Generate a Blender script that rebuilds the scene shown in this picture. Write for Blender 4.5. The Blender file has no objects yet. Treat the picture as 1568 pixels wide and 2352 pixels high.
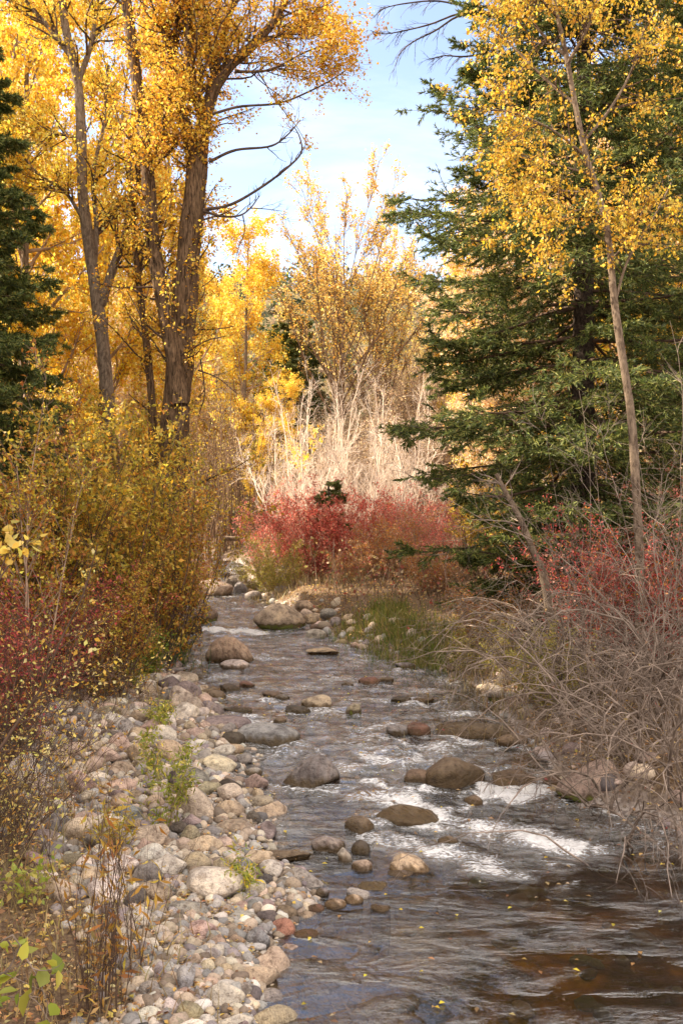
import bpy, math, random
import numpy as np

# ------------------------------------------------------------------ camera, sky, sun, exposure
SC = bpy.context.scene
COL = SC.collection
F_PX, CX, CY, EYE = 2259.0, 784.0, 1176.0, 3.0      # focal length and centre of the photograph, eye height (m)
cam = bpy.data.cameras.new('camera'); cam_o = bpy.data.objects.new('camera', cam); COL.objects.link(cam_o)
cam.sensor_fit = 'VERTICAL'; cam.sensor_height = 24.0; cam.sensor_width = 16.0
cam.lens = 24.0 * F_PX / 2352.0
cam.clip_start = 0.05; cam.clip_end = 2000
cam_o.location = (0, 0, EYE); cam_o.rotation_euler = (math.radians(90), 0, 0)
SC.camera = cam_o

SUN_AZ, SUN_EL = math.radians(-82), math.radians(35)     # azimuth from +Y towards +X, elevation
sdir = (math.sin(SUN_AZ) * math.cos(SUN_EL), math.cos(SUN_AZ) * math.cos(SUN_EL), math.sin(SUN_EL))
CLOUD_FILL = (6.0, 5.5, 5.1, 1)
world = bpy.data.worlds.new('World'); SC.world = world; world.use_nodes = True
wn = world.node_tree.nodes; wl = world.node_tree.links
bg = wn['Background']; sky = wn.new('ShaderNodeTexSky'); sky.sky_type = 'NISHITA'; sky.sun_disc = False
sky.sun_elevation = SUN_EL; sky.sun_rotation = SUN_AZ
sky.air_density = 1.0; sky.dust_density = 1.0; sky.ozone_density = 1.0; sky.altitude = 1800
hsv = wn.new('ShaderNodeHueSaturation'); hsv.inputs['Saturation'].default_value = 0.9; wl.new(sky.outputs[0], hsv.inputs['Color'])
wrm = wn.new('ShaderNodeMix'); wrm.data_type = 'RGBA'; wrm.blend_type = 'MULTIPLY'; wrm.inputs[0].default_value = 1; wrm.inputs[7].default_value = (1.05, .97, .93, 1)
wl.new(hsv.outputs[0], wrm.inputs[6])
# unseen bright clouds added overhead and behind as fill light, clear sky ahead
wtc = wn.new('ShaderNodeTexCoord'); wsep = wn.new('ShaderNodeSeparateXYZ'); wl.new(wtc.outputs['Generated'], wsep.inputs[0])
def wmath(op, a, b=0.0, c=0.0, clamp=False):
    m = wn.new('ShaderNodeMath'); m.operation = op; m.use_clamp = clamp
    for i, v in enumerate((a, b, c)):
        if hasattr(v, 'is_linked'): wl.new(v, m.inputs[i])
        else: m.inputs[i].default_value = v
    return m.outputs[0]
wno = wn.new('ShaderNodeTexNoise'); wno.inputs['Scale'].default_value = 2.6; wno.inputs['Detail'].default_value = 7; wno.inputs['Roughness'].default_value = .6; wno.inputs['Distortion'].default_value = .6
wmp = wn.new('ShaderNodeMapping'); wmp.inputs['Scale'].default_value = (1, 1, 2.2); wl.new(wtc.outputs['Generated'], wmp.inputs[0]); wl.new(wmp.outputs[0], wno.inputs['Vector'])
wpl = wmath('MULTIPLY_ADD', wsep.outputs[1], -.75, wsep.outputs[2])           # high and behind
wcl = wmath('MULTIPLY_ADD', wpl, 2.6, wmath('MULTIPLY_ADD', wno.outputs[0], 2.4, -1.35), clamp=True)
wlow = wmath('MULTIPLY', wmath('MULTIPLY_ADD', wno.outputs[0], 5.0, -2.5, clamp=True), .18)   # faint wisps ahead
wfac = wmath('MAXIMUM', wcl, wlow)
wcm = wn.new('ShaderNodeMix'); wcm.data_type = 'RGBA'; wl.new(wfac, wcm.inputs[0]); wl.new(wrm.outputs[2], wcm.inputs[6]); wcm.inputs[7].default_value = CLOUD_FILL
wl.new(wcm.outputs[2], bg.inputs[0]); bg.inputs[1].default_value = 0.15
sl = bpy.data.lights.new('sun', 'SUN'); sl.energy = 5.0; sl.angle = math.radians(0.5); sl.color = (1.0, 0.86, 0.66)
sun = bpy.data.objects.new('sun', sl); COL.objects.link(sun)
from mathutils import Vector
sun.rotation_euler = Vector(sdir).to_track_quat('Z', 'Y').to_euler(); sun.location = (-20, 30, 30)
SC.view_settings.view_transform = 'Standard'; SC.view_settings.look = 'None'
SC.view_settings.exposure = 1.6; SC.view_settings.gamma = 1.0
SC.cycles.max_bounces = 6; SC.cycles.diffuse_bounces = 3; SC.cycles.glossy_bounces = 3
SC.cycles.transmission_bounces = 4; SC.cycles.transparent_max_bounces = 8
SC.cycles.caustics_reflective = False; SC.cycles.caustics_refractive = False
SC.cycles.use_denoising = True

# ------------------------------------------------------------------ helpers
RNG = np.random.default_rng(7)
def nrm(v): return v / np.maximum(np.linalg.norm(v, axis=-1, keepdims=True), 1e-9)
def at(dx, dy, Y): return np.array([(dx - CX) / F_PX * Y, Y, EYE + (CY - dy) / F_PX * Y])

class Buf:
    """collects quads and triangles, with a colour per vertex, into one mesh"""
    def __init__(s): s.V = []; s.Q = []; s.T = []; s.C = []; s.n = 0; s.A = []
    def add(s, V, F, C=None, A=None):
        V = np.asarray(V, np.float32); F = np.asarray(F, np.int64)
        (s.Q if F.shape[1] == 4 else s.T).append(F + s.n)
        s.V.append(V); s.n += len(V)
        s.C.append(np.broadcast_to(np.asarray(C if C is not None else (1, 1, 1), np.float32), (len(V), 3)))
        s.A.append(np.zeros(len(V), np.float32) if A is None else np.asarray(A, np.float32))
    def mesh(s, name, origin=(0, 0, 0), smooth=True, mat=None):
        me = bpy.data.meshes.new(name)
        V = np.concatenate(s.V) - np.asarray(origin, np.float32)
        q = np.concatenate(s.Q) if s.Q else np.zeros((0, 4), np.int64)
        t = np.concatenate(s.T) if s.T else np.zeros((0, 3), np.int64)
        me.vertices.add(len(V)); me.vertices.foreach_set('co', V.astype(np.float32).ravel())
        nl = q.size + t.size; me.loops.add(nl)
        me.loops.foreach_set('vertex_index', np.concatenate([q.ravel(), t.ravel()]).astype(np.int32))
        me.polygons.add(len(q) + len(t))
        ls = np.concatenate([np.arange(len(q)) * 4, q.size + np.arange(len(t)) * 3]).astype(np.int32)
        me.polygons.foreach_set('loop_start', ls)
        if smooth: me.polygons.foreach_set('use_smooth', np.ones(len(q) + len(t), bool))
        c = np.concatenate(s.C); ca = me.attributes.new('tint', 'FLOAT_COLOR', 'POINT')
        ca.data.foreach_set('color', np.hstack([c, np.ones((len(c), 1), np.float32)]).astype(np.float32).ravel())
        wa = me.attributes.new('wet', 'FLOAT', 'POINT'); wa.data.foreach_set('value', np.concatenate(s.A))
        me.update(calc_edges=True)
        if mat: me.materials.append(mat)
        return me

def put(name, me, parent=None, loc=(0, 0, 0), rot=(0, 0, 0), scale=(1, 1, 1), color=None):
    o = bpy.data.objects.new(name, me); COL.objects.link(o); o.location = loc; o.rotation_euler = rot; o.scale = scale
    if parent: o.parent = parent
    if color is not None: o.color = (*color, 1)
    return o
def tag(o, label=None, cat=None, group=None, kind=None):
    if label: o['label'] = label
    if cat: o['category'] = cat
    if group: o['group'] = group
    if kind: o['kind'] = kind
    return o
def root(name, loc, label, cat, group=None, rot=0):
    o = bpy.data.objects.new(name, None); COL.objects.link(o); o.location = loc; o.rotation_euler = (0, 0, rot)
    o.empty_display_size = 0.2
    return tag(o, label, cat, group)
def dup(src, loc, rot=0, scale=1.0, label=None, group=None, sz=None):
    r = src.copy(); COL.objects.link(r); r.location = loc; r.rotation_euler = (0, 0, rot)
    r.scale = (scale, scale, sz or scale)
    if label: r['label'] = label
    if group: r['group'] = group
    for ch in list(src.children):
        c = ch.copy(); COL.objects.link(c); c.parent = r
        for g in ch.children:
            d = g.copy(); COL.objects.link(d); d.parent = c
    return r

# ---- curves, tubes, leaves (vectorised)
def curves(rng, S, Dv, Ln, K, wander=0.1, bend=(0, 0, 0), bend2=None):
    N = len(S); P = np.zeros((N, K, 3)); P[:, 0] = S; d = nrm(Dv); st = (np.asarray(Ln) / (K - 1))[:, None]
    for k in range(1, K):
        b = np.asarray(bend) if bend2 is None else np.asarray(bend) * (1 - k / K) + np.asarray(bend2) * (k / K)
        d = nrm(d + wander * rng.normal(size=(N, 3)) + b); P[:, k] = P[:, k - 1] + d * st
    return P
def taper(R0, K, end=0.25, p=1.0):
    t = np.linspace(0, 1, K)[None, :] ** p
    return np.asarray(R0)[:, None] * (1 - t * (1 - end))
def tubes(P, R, sides=4):
    N, K, _ = P.shape
    T = nrm(np.gradient(P, axis=1)); od = nrm(P[:, -1] - P[:, 0])
    ref = np.eye(3)[np.argmin(np.abs(od), axis=1)][:, None, :]
    A = nrm(np.cross(T, np.broadcast_to(ref, T.shape))); B = np.cross(T, A)
    a = np.arange(sides) / sides * 2 * np.pi
    V = P[:, :, None] + R[:, :, None, None] * (A[:, :, None] * np.cos(a)[:, None] + B[:, :, None] * np.sin(a)[:, None])
    i = np.arange(N)[:, None, None] * K * sides; k = np.arange(K - 1)[None, :, None] * sides
    s = np.arange(sides)[None, None, :]; s2 = (s + 1) % sides
    F = np.stack([i + k + s, i + k + s2, i + k + sides + s2, i + k + sides + s], -1).reshape(-1, 4)
    return V.reshape(-1, 3), F
def spawn(rng, P, R, L, n, t0, t1, ang, l0, l1, rf=0.6, flat=False, tshrink=0.6):
    """children of every parent curve: starts, directions, lengths, radii"""
    N, K, _ = P.shape; idx = np.repeat(np.arange(N), n); M = len(idx)
    t = t0 + (t1 - t0) * rng.random(M); f = t * (K - 1); k = np.minimum(f.astype(int), K - 2); w = (f - k)[:, None]
    S = P[idx, k] * (1 - w) + P[idx, k + 1] * w; tg = nrm(P[idx, k + 1] - P[idx, k])
    if flat:
        pr = nrm(np.cross(tg, np.array([0, 0, 1.0]))) * np.where(rng.random(M) < .5, -1, 1)[:, None] + rng.normal(size=(M, 3)) * 0.25
        pr = nrm(pr)
    else:
        pr = nrm(np.cross(tg, rng.normal(size=(M, 3))))
    a = np.radians(ang) * (1 + 0.25 * rng.normal(size=M))[:, None]
    Dv = tg * np.cos(a) + pr * np.sin(a)
    Ln = (l0 + (l1 - l0) * rng.random(M)) * (1 - tshrink * t)
    if L is not None: Ln = Ln * np.asarray(L)[idx]
    Rr = (R[idx, k] * (1 - w[:, 0]) + R[idx, k + 1] * w[:, 0]) * rf
    return S, nrm(Dv), Ln, Rr
def pts_on(rng, P, n, t0=0.2, t1=1.0):
    N, K, _ = P.shape; idx = np.repeat(np.arange(N), n); t = t0 + (t1 - t0) * rng.random(len(idx))
    f = t * (K - 1); k = np.minimum(f.astype(int), K - 2); w = (f - k)[:, None]
    return P[idx, k] * (1 - w) + P[idx, k + 1] * w, nrm(P[idx, k + 1] - P[idx, k])
def pick(rng, pal, M, var=0.18, hue=0.06):
    pal = np.asarray(pal, float); c = pal[rng.integers(0, len(pal), M)]
    return np.clip(c * (1 + var * rng.normal(size=(M, 1))) * (1 + hue * rng.normal(size=(M, 3))), 0.004, 0.95)
def leaves(rng, C, T, size, ratio, pal, spread=0.9, jit=0.04, droop=0.3, var=0.18, detail=False):
    M = len(C); C = C + rng.normal(size=(M, 3)) * jit
    d = nrm(T * (1 - spread) + rng.normal(size=(M, 3)) * spread + np.array([0, 0, -droop]))
    s = nrm(np.cross(d, rng.normal(size=(M, 3)))); L = (size * (0.45 + 1.1 * rng.random(M) ** 1.4))[:, None]; W = L * ratio * 0.5
    n = np.cross(d, s) * L * 0.12
    if detail:
        V = np.stack([C, C + d * L * .28 + s * W * .95 + n, C + d * L * .62 + s * W * .8 + n, C + d * L * 1.02, C + d * L * .62 - s * W * .8 + n, C + d * L * .28 - s * W * .95 + n], 1).reshape(-1, 3)
        i = np.arange(M)[:, None] * 6; F = np.concatenate([i + np.array([0, 1, 2, 3]), i + np.array([0, 3, 4, 5])])
        return V, F, np.repeat(pick(rng, pal, M, var), 6, axis=0)
    V = np.stack([C, C + d * L * .45 + s * W + n, C + d * L, C + d * L * .45 - s * W + n], 1).reshape(-1, 3)
    F = np.arange(M * 4).reshape(-1, 4)
    return V, F, np.repeat(pick(rng, pal, M, var), 4, axis=0)

# ------------------------------------------------------------------ materials
def newmat(name):
    m = bpy.data.materials.new(name); m.use_nodes = True; nt = m.node_tree; nt.nodes.clear()
    return m, nt, nt.nodes.new, nt.links.new
def ramp(N, stops):
    r = N('ShaderNodeValToRGB'); e = r.color_ramp.elements
    while len(e) < len(stops): e.new(0.5)
    for el, (p, c) in zip(e, stops): el.position = p; el.color = (*c, 1) if len(c) == 3 else c
    return r
def noise(N, Lk, scale, detail=4, vec=None, rough=0.55, dist=0.0):
    n = N('ShaderNodeTexNoise'); n.inputs['Scale'].default_value = scale; n.inputs['Detail'].default_value = detail
    n.inputs['Roughness'].default_value = rough; n.inputs['Distortion'].default_value = dist
    if vec is not None: Lk(vec, n.inputs['Vector'])
    return n
def mix(N, Lk, fac, a, b, mode='MIX'):
    m = N('ShaderNodeMix'); m.data_type = 'RGBA'; m.blend_type = mode
    for sock, v in ((m.inputs[0], fac), (m.inputs[6], a), (m.inputs[7], b)):
        if hasattr(v, 'links') or hasattr(v, 'is_linked'): Lk(v, sock)
        elif isinstance(v, (int, float)): sock.default_value = v
        else: sock.default_value = (*v, 1)
    return m.outputs[2]
def math_(N, Lk, op, a, b=0.5, c=None, clamp=False):
    m = N('ShaderNodeMath'); m.operation = op; m.use_clamp = clamp
    for i, v in enumerate((a, b) if c is None else (a, b, c)):
        if hasattr(v, 'is_linked'): Lk(v, m.inputs[i])
        else: m.inputs[i].default_value = v
    return m.outputs[0]

def leaf_mat(name, trans=0.45, rough=0.5):
    m, nt, N, Lk = newmat(name)
    a = N('ShaderNodeAttribute'); a.attribute_name = 'tint'
    d = N('ShaderNodeBsdfDiffuse'); t = N('ShaderNodeBsdfTranslucent'); g = N('ShaderNodeBsdfGlossy'); g.inputs['Roughness'].default_value = rough
    g.inputs['Color'].default_value = (.6, .6, .6, 1)
    Lk(a.outputs['Color'], d.inputs[0]); Lk(a.outputs['Color'], t.inputs[0])
    m1 = N('ShaderNodeMixShader'); m1.inputs[0].default_value = trans; Lk(d.outputs[0], m1.inputs[1]); Lk(t.outputs[0], m1.inputs[2])
    m2 = N('ShaderNodeMixShader'); m2.inputs[0].default_value = 0.04; Lk(m1.outputs[0], m2.inputs[1]); Lk(g.outputs[0], m2.inputs[2])
    o = N('ShaderNodeOutputMaterial'); Lk(m2.outputs[0], o.inputs[0]); return m
M_LEAF = leaf_mat('autumn_leaf', 0.5)
M_NEEDLE = leaf_mat('spruce_needle', 0.35, 0.6)
M_GRASS = leaf_mat('grass_blade', 0.4)

def bark_mat(name, dark, light, zs=0.18, sc=22, bump=0.6):
    m, nt, N, Lk = newmat(name)
    tc = N('ShaderNodeTexCoord'); mp = N('ShaderNodeMapping'); mp.inputs['Scale'].default_value = (1, 1, zs)
    Lk(tc.outputs['Object'], mp.inputs[0])
    n = noise(N, Lk, sc, 6, mp.outputs[0], 0.65, 0.6); n2 = noise(N, Lk, 2.2, 3, tc.outputs['Object'])
    r = ramp(N, [(0.36, dark), (0.5, tuple((a + b) / 2 for a, b in zip(dark, light))), (0.64, light)]); Lk(n.outputs[0], r.inputs[0])
    c = mix(N, Lk, n2.outputs[0], r.outputs[0], tuple(x * 0.7 for x in light), 'MULTIPLY')
    c = mix(N, Lk, 0.55, r.outputs[0], c)
    b = N('ShaderNodeBump'); b.inputs['Strength'].default_value = bump; b.inputs['Distance'].default_value = 0.04; Lk(n.outputs[0], b.inputs['Height'])
    p = N('ShaderNodeBsdfPrincipled'); p.inputs['Roughness'].default_value = 0.9; p.inputs['Specular IOR Level'].default_value = 0.15
    Lk(c, p.inputs['Base Color']); Lk(b.outputs[0], p.inputs['Normal'])
    o = N('ShaderNodeOutputMaterial'); Lk(p.outputs[0], o.inputs[0]); return m
M_BARK = bark_mat('cottonwood_bark', (.03, .018, .010), (.30, .19, .11), .16, 26, 1.0)
M_BARKL = bark_mat('pale_bark', (.10, .07, .05), (.33, .25, .18), 0.35, 20, 0.6)
M_BARKS = bark_mat('spruce_bark', (.02, .015, .012), (.12, .085, .065), 0.6, 30, 0.5)
def twig_mat(name, c1, c2):
    m, nt, N, Lk = newmat(name)
    tc = N('ShaderNodeTexCoord'); n = noise(N, Lk, 5.0, 3, tc.outputs['Object']); r = ramp(N, [(0.35, c1), (0.65, c2)]); Lk(n.outputs[0], r.inputs[0])
    p = N('ShaderNodeBsdfPrincipled'); p.inputs['Roughness'].default_value = 0.75; p.inputs['Specular IOR Level'].default_value = 0.2
    Lk(r.outputs[0], p.inputs['Base Color'])
    o = N('ShaderNodeOutputMaterial'); Lk(p.outputs[0], o.inputs[0]); return m
M_TW_DARK = twig_mat('dark_twig', (.05, .03, .02), (.13, .08, .055))
M_TW_GREY = twig_mat('grey_twig', (.11, .08, .062), (.32, .245, .195))
M_TW_PALE = twig_mat('pale_twig', (.66, .53, .43), (.86, .75, .65))
M_TW_TAN = twig_mat('tan_twig', (.20, .13, .09), (.42, .29, .20))
M_TW_RED = twig_mat('red_twig', (.16, .03, .025), (.30, .08, .06))

def rock_mat():
    m, nt, N, Lk = newmat('river_stone')
    tc = N('ShaderNodeTexCoord'); oi = N('ShaderNodeObjectInfo'); wa = N('ShaderNodeAttribute'); wa.attribute_name = 'wet'
    off = N('ShaderNodeVectorMath'); off.operation = 'ADD'; sc = N('ShaderNodeVectorMath'); sc.operation = 'SCALE'
    geo = N('ShaderNodeNewGeometry'); Lk(geo.outputs['Position'], off.inputs[0])
    cmb = N('ShaderNodeCombineXYZ'); mul = math_(N, Lk, 'MULTIPLY', oi.outputs['Random'], 37.0)
    for i in range(3): Lk(mul, cmb.inputs[i])
    Lk(cmb.outputs[0], off.inputs[1]); v = off.outputs[0]
    big = noise(N, Lk, 4.0, 5, v, 0.6, 0.5); fine = noise(N, Lk, 70.0, 3, v, 0.7); mid = noise(N, Lk, 17.0, 5, v, 0.65)
    rb = ramp(N, [(0.34, (.42, .38, .36)), (0.5, (.95, .92, .9)), (0.66, (1.3, 1.22, 1.1))]); Lk(big.outputs[0], rb.inputs[0])
    rf = ramp(N, [(0.34, (.50, .48, .47)), (0.46, (1, 1, 1)), (0.62, (1.12, 1.1, 1.08))]); Lk(fine.outputs[0], rf.inputs[0])
    rm = ramp(N, [(0.36, (.45, .40, .36)), (0.48, (.95, .93, .92)), (0.66, (1.15, 1.1, 1.02))]); Lk(mid.outputs[0], rm.inputs[0])
    c = mix(N, Lk, 0.85, oi.outputs['Color'], rb.outputs[0], 'MULTIPLY'); c = mix(N, Lk, 0.75, c, rf.outputs[0], 'MULTIPLY')
    c = mix(N, Lk, 0.8, c, rm.outputs[0], 'MULTIPLY')
    # mineral band (striped stones)
    wv = N('ShaderNodeTexWave'); wv.inputs['Scale'].default_value = 3.0; wv.inputs['Distortion'].default_value = 4.0; wv.inputs['Detail'].default_value = 3
    Lk(tc.outputs['Object'], wv.inputs['Vector']); rw = ramp(N, [(0.0, (.62, .52, .5)), (0.35, (1, 1, 1))]); Lk(wv.outputs['Color'], rw.inputs[0])
    sel = math_(N, Lk, 'GREATER_THAN', oi.outputs['Random'], 0.72); sel = math_(N, Lk, 'MULTIPLY', sel, 0.45)
    c = mix(N, Lk, sel, c, rw.outputs[0], 'MULTIPLY')
    wet = math_(N, Lk, 'MULTIPLY', wa.outputs['Fac'], 1.0, clamp=True)
    wc = mix(N, Lk, 1.0, c, (.36, .29, .23), 'MULTIPLY')
    alg = mix(N, Lk, mid.outputs[0], wc, (.085, .055, .018))
    c = mix(N, Lk, wet, c, alg)
    # moss where the attribute goes past one
    ms = math_(N, Lk, 'SUBTRACT', wa.outputs['Fac'], 1.0, clamp=True); ms2 = math_(N, Lk, 'MULTIPLY', ms, math_(N, Lk, 'GREATER_THAN', mid.outputs[0], 0.45))
    c = mix(N, Lk, ms2, c, (.11, .12, .015))
    b = N('ShaderNodeBump'); b.inputs['Strength'].default_value = 0.9; b.inputs['Distance'].default_value = 0.05
    h = math_(N, Lk, 'ADD', mid.outputs[0], math_(N, Lk, 'MULTIPLY', fine.outputs[0], 0.3)); Lk(h, b.inputs['Height'])
    p = N('ShaderNodeBsdfPrincipled'); Lk(c, p.inputs['Base Color']); Lk(b.outputs[0], p.inputs['Normal'])
    rr = math_(N, Lk, 'MULTIPLY_ADD', wet, -0.62, 0.88); Lk(rr, p.inputs['Roughness']); p.inputs['Specular IOR Level'].default_value = 0.35
    o = N('ShaderNodeOutputMaterial'); Lk(p.outputs[0], o.inputs[0]); return m
M_ROCK = rock_mat()
def gravel_mat():                       # many small stones in one mesh, colour per stone
    m, nt, N, Lk = newmat('gravel_stone')
    a = N('ShaderNodeAttribute'); a.attribute_name = 'tint'; geo = N('ShaderNodeNewGeometry')
    fine = noise(N, Lk, 60.0, 4, geo.outputs['Position'], 0.7)
    rf = ramp(N, [(0.34, (.5, .48, .47)), (0.5, (1, 1, 1)), (0.66, (1.15, 1.1, 1.05))]); Lk(fine.outputs[0], rf.inputs[0])
    c = mix(N, Lk, 0.8, a.outputs['Color'], rf.outputs[0], 'MULTIPLY')
    b = N('ShaderNodeBump'); b.inputs['Strength'].default_value = 0.4; b.inputs['Distance'].default_value = 0.01; Lk(fine.outputs[0], b.inputs['Height'])
    p = N('ShaderNodeBsdfPrincipled'); Lk(c, p.inputs['Base Color']); Lk(b.outputs[0], p.inputs['Normal']); p.inputs['Roughness'].default_value = 0.8
    o = N('ShaderNodeOutputMaterial'); Lk(p.outputs[0], o.inputs[0]); return m
M_GRAVEL = gravel_mat()

# ------------------------------------------------------------------ the creek and the ground
ZW_Y = [-40, 0, 8.6, 9.5, 10.6, 11.4, 14, 20, 22.5, 24, 38, 60, 400]
ZW_Z = [0, 0, 0.0, .10, .16, .27, .35, .52, .66, .72, 1.05, 1.7, 10]
def zw(Y): return np.interp(Y, ZW_Y, ZW_Z)
_Ys = np.linspace(2.5, 70, 8000)
def water_pt(dx, dy):
    zr = EYE + (CY - dy) / F_PX * _Ys; k = np.argmax(zr < zw(_Ys)); Y = _Ys[k]
    return np.array([(dx - CX) / F_PX * Y, Y, zw(Y)])
EDGE = [(2352, 585, 1900), (2200, 590, 1900), (2130, 650, 1900), (2060, 705, 1850), (2000, 650, 1760), (1950, 590, 1640), (1900, 590, 1570), (1850, 585, 1330),
        (1800, 560, 1290), (1750, 550, 1250), (1700, 555, 1215), (1650, 480, 1170), (1600, 470, 1135), (1560, 405, 1085), (1530, 385, 1000),
        (1500, 378, 880), (1475, 380, 800), (1450, 385, 730), (1420, 385, 690), (1390, 385, 640), (1360, 388, 600), (1330, 420, 580), (1305, 470, 570), (1296, 485, 565)]
_e = np.array([(water_pt(l, y)[1], water_pt(l, y)[0], water_pt(r, y)[0]) for y, l, r in EDGE])
_eY = np.concatenate([[-30], _e[:, 0], [_e[-1, 0] + 6, 60, 400]])
_eL = np.concatenate([[-1.2], _e[:, 1], [_e[-1, 1] - 2.5, -8, -8]]); _eR = np.concatenate([[5.0], _e[:, 2], [_e[-1, 2] - 2.6, -7.6, -7.6]])
def wav(x, y, s, seed=0):
    r = np.random.default_rng(seed); o = 0
    for _ in range(6):
        a = r.random() * 6.283; f = s * (0.6 + 1.2 * r.random()); o = o + np.sin((x * math.cos(a) + y * math.sin(a)) * f + r.random() * 6.28)
    return o / 6
def sstep(a, b, x): t = np.clip((x - a) / (b - a), 0, 1); return t * t * (3 - 2 * t)
def Hf(x, y):
    """height of the ground"""
    x = np.asarray(x, float); y = np.asarray(y, float); w = zw(y)
    L = np.interp(y, _eY, _eL) + 0.10 * wav(x, y, 3.1, 3); R = np.interp(y, _eY, _eR) + 0.15 * wav(x, y, 2.3, 4)
    dl = L - x; dr = x - R; ins = np.minimum(-dl, -dr)
    depth = 0.42 * (1 - np.exp(-np.maximum(ins, 0) * 1.4)) * (1 + 0.35 * wav(x, y, 3, 5)) * np.interp(y, [0, 7, 9.5, 11, 60], [1.5, 1.3, .8, .6, .5])
    left = 0.03 + np.minimum(dl, 0.6) * .14 + np.clip(dl - .6, 0, 6) * np.interp(y, [0, 14, 17, 30], [.10, .12, .22, .16]) + np.clip(dl - 6, 0, 100) * .06
    right = 0.03 + np.minimum(dr, 0.8) * .5 + np.clip(dr - .8, 0, 200) * .05
    h = np.where(dl > 0, left, np.where(dr > 0, right, -depth)); fade = sstep(38, 46, y); h = h * (1 - fade) + fade * (.3 + .25 * wav(x, y, .5, 8))
    h = h + np.where(ins > 0, 0.25, 1) * 0.05 * wav(x, y, 4.0, 6) * np.clip(np.maximum(dl, dr) + .3, 0, 1)
    far = sstep(60, 170, y) * 36 + sstep(45, 120, np.abs(x + 4)) * 26 * sstep(20, 90, y + 40) + sstep(170, 400, y) * 5
    return w * np.interp(y, [38, 60], [1, 1]) + h + far
def ground(dx, dy, below=False):
    zr = EYE + (CY - dy) / F_PX * _Ys; X = (dx - CX) / F_PX * _Ys; g = Hf(X, _Ys)
    if not below: g = np.maximum(g, zw(_Ys))
    k = int(np.argmax(zr < g)); Y = _Ys[k]
    return np.array([X[k], Y, g[k]])

def warp(lo, hi, n, knots, dens):
    u = np.linspace(lo, hi, 4000); d = np.interp(u, knots, dens); c = np.cumsum(d); c = (c - c[0]) / (c[-1] - c[0])
    return np.interp(np.linspace(0, 1, n), c, u)
def sheet(name, xs, ys, zf, mat, attr=None):
    X, Y = np.meshgrid(xs, ys); Z = zf(X, Y); V = np.stack([X, Y, Z], -1).reshape(-1, 3)
    nx, ny = len(xs), len(ys); i = (np.arange(ny - 1)[:, None] * nx + np.arange(nx - 1)[None]).ravel()
    F = np.stack([i, i + 1, i + nx + 1, i + nx], -1)
    b = Buf(); b.add(V, F, None, attr(X, Y).ravel() if attr else None)
    return put(name, b.mesh(name, mat=mat))

_bl = np.array([(water_pt(x, y)[1], water_pt(x, y)[0]) for y, x in ((2352, 390), (2250, 350), (2150, 270), (2050, 150), (1950, 70), (1850, 60), (1750, 70), (1650, 120), (1580, 190), (1530, 240))])
def bar_left(Y): return np.interp(Y, _bl[:, 0], _bl[:, 1])
def ground_mat():
    m, nt, N, Lk = newmat('forest_floor')
    geo = N('ShaderNodeNewGeometry'); P = geo.outputs['Position']
    a = N('ShaderNodeAttribute'); a.attribute_name = 'wet'         # 0 soil ... 1 gravel bar, 2 stream bed
    n1 = noise(N, Lk, 1.3, 5, P); n2 = noise(N, Lk, 28, 5, P, 0.7); vo = N('ShaderNodeTexVoronoi'); vo.inputs['Scale'].default_value = 34; Lk(P, vo.inputs['Vector'])
    soil = ramp(N, [(.35, (.07, .045, .03)), (.5, (.15, .10, .065)), (.68, (.27, .19, .10))]); Lk(n2.outputs[0], soil.inputs[0])
    grv = ramp(N, [(.2, (.16, .13, .12)), (.5, (.34, .29, .26)), (.8, (.48, .42, .38))]); Lk(vo.outputs['Color'], grv.inputs[0])
    vb = N('ShaderNodeTexVoronoi'); vb.inputs['Scale'].default_value = 5.5; vb.feature = 'SMOOTH_F1'; Lk(P, vb.inputs['Vector'])
    bed = ramp(N, [(.2, (.03, .02, .01)), (.5, (.11, .07, .03)), (.72, (.17, .12, .04)), (.9, (.22, .17, .10))]); Lk(vb.outputs['Color'], bed.inputs[0])
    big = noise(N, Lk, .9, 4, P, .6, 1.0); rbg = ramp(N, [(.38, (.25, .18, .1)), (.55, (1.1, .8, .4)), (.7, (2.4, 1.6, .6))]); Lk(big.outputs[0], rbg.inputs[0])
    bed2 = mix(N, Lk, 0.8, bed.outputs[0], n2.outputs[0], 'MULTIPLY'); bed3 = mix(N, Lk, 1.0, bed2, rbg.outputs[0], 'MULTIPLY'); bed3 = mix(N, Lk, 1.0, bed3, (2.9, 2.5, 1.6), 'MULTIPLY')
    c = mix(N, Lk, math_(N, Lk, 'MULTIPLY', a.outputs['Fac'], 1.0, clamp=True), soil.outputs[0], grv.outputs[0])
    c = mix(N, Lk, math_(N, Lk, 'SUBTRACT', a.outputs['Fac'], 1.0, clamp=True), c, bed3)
    sep = N('ShaderNodeSeparateXYZ'); Lk(P, sep.inputs[0])
    hill = ramp(N, [(.4, (.05, .06, .025)), (.6, (.22, .16, .09))]); nh = noise(N, Lk, .22, 8, P, .7); Lk(nh.outputs[0], hill.inputs[0])
    fh = math_(N, Lk, 'MULTIPLY_ADD', sep.outputs[2], 0.2, -0.9, clamp=True); c = mix(N, Lk, fh, c, hill.outputs[0])
    b = N('ShaderNodeBump'); b.inputs['Strength'].default_value = 0.8; b.inputs['Distance'].default_value = 0.03; Lk(n2.outputs[0], b.inputs['Height'])
    p = N('ShaderNodeBsdfPrincipled'); p.inputs['Roughness'].default_value = 0.95; p.inputs['Specular IOR Level'].default_value = 0.1
    Lk(c, p.inputs['Base Color']); Lk(b.outputs[0], p.inputs['Normal'])
    o = N('ShaderNodeOutputMaterial'); Lk(p.outputs[0], o.inputs[0]); return m
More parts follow.
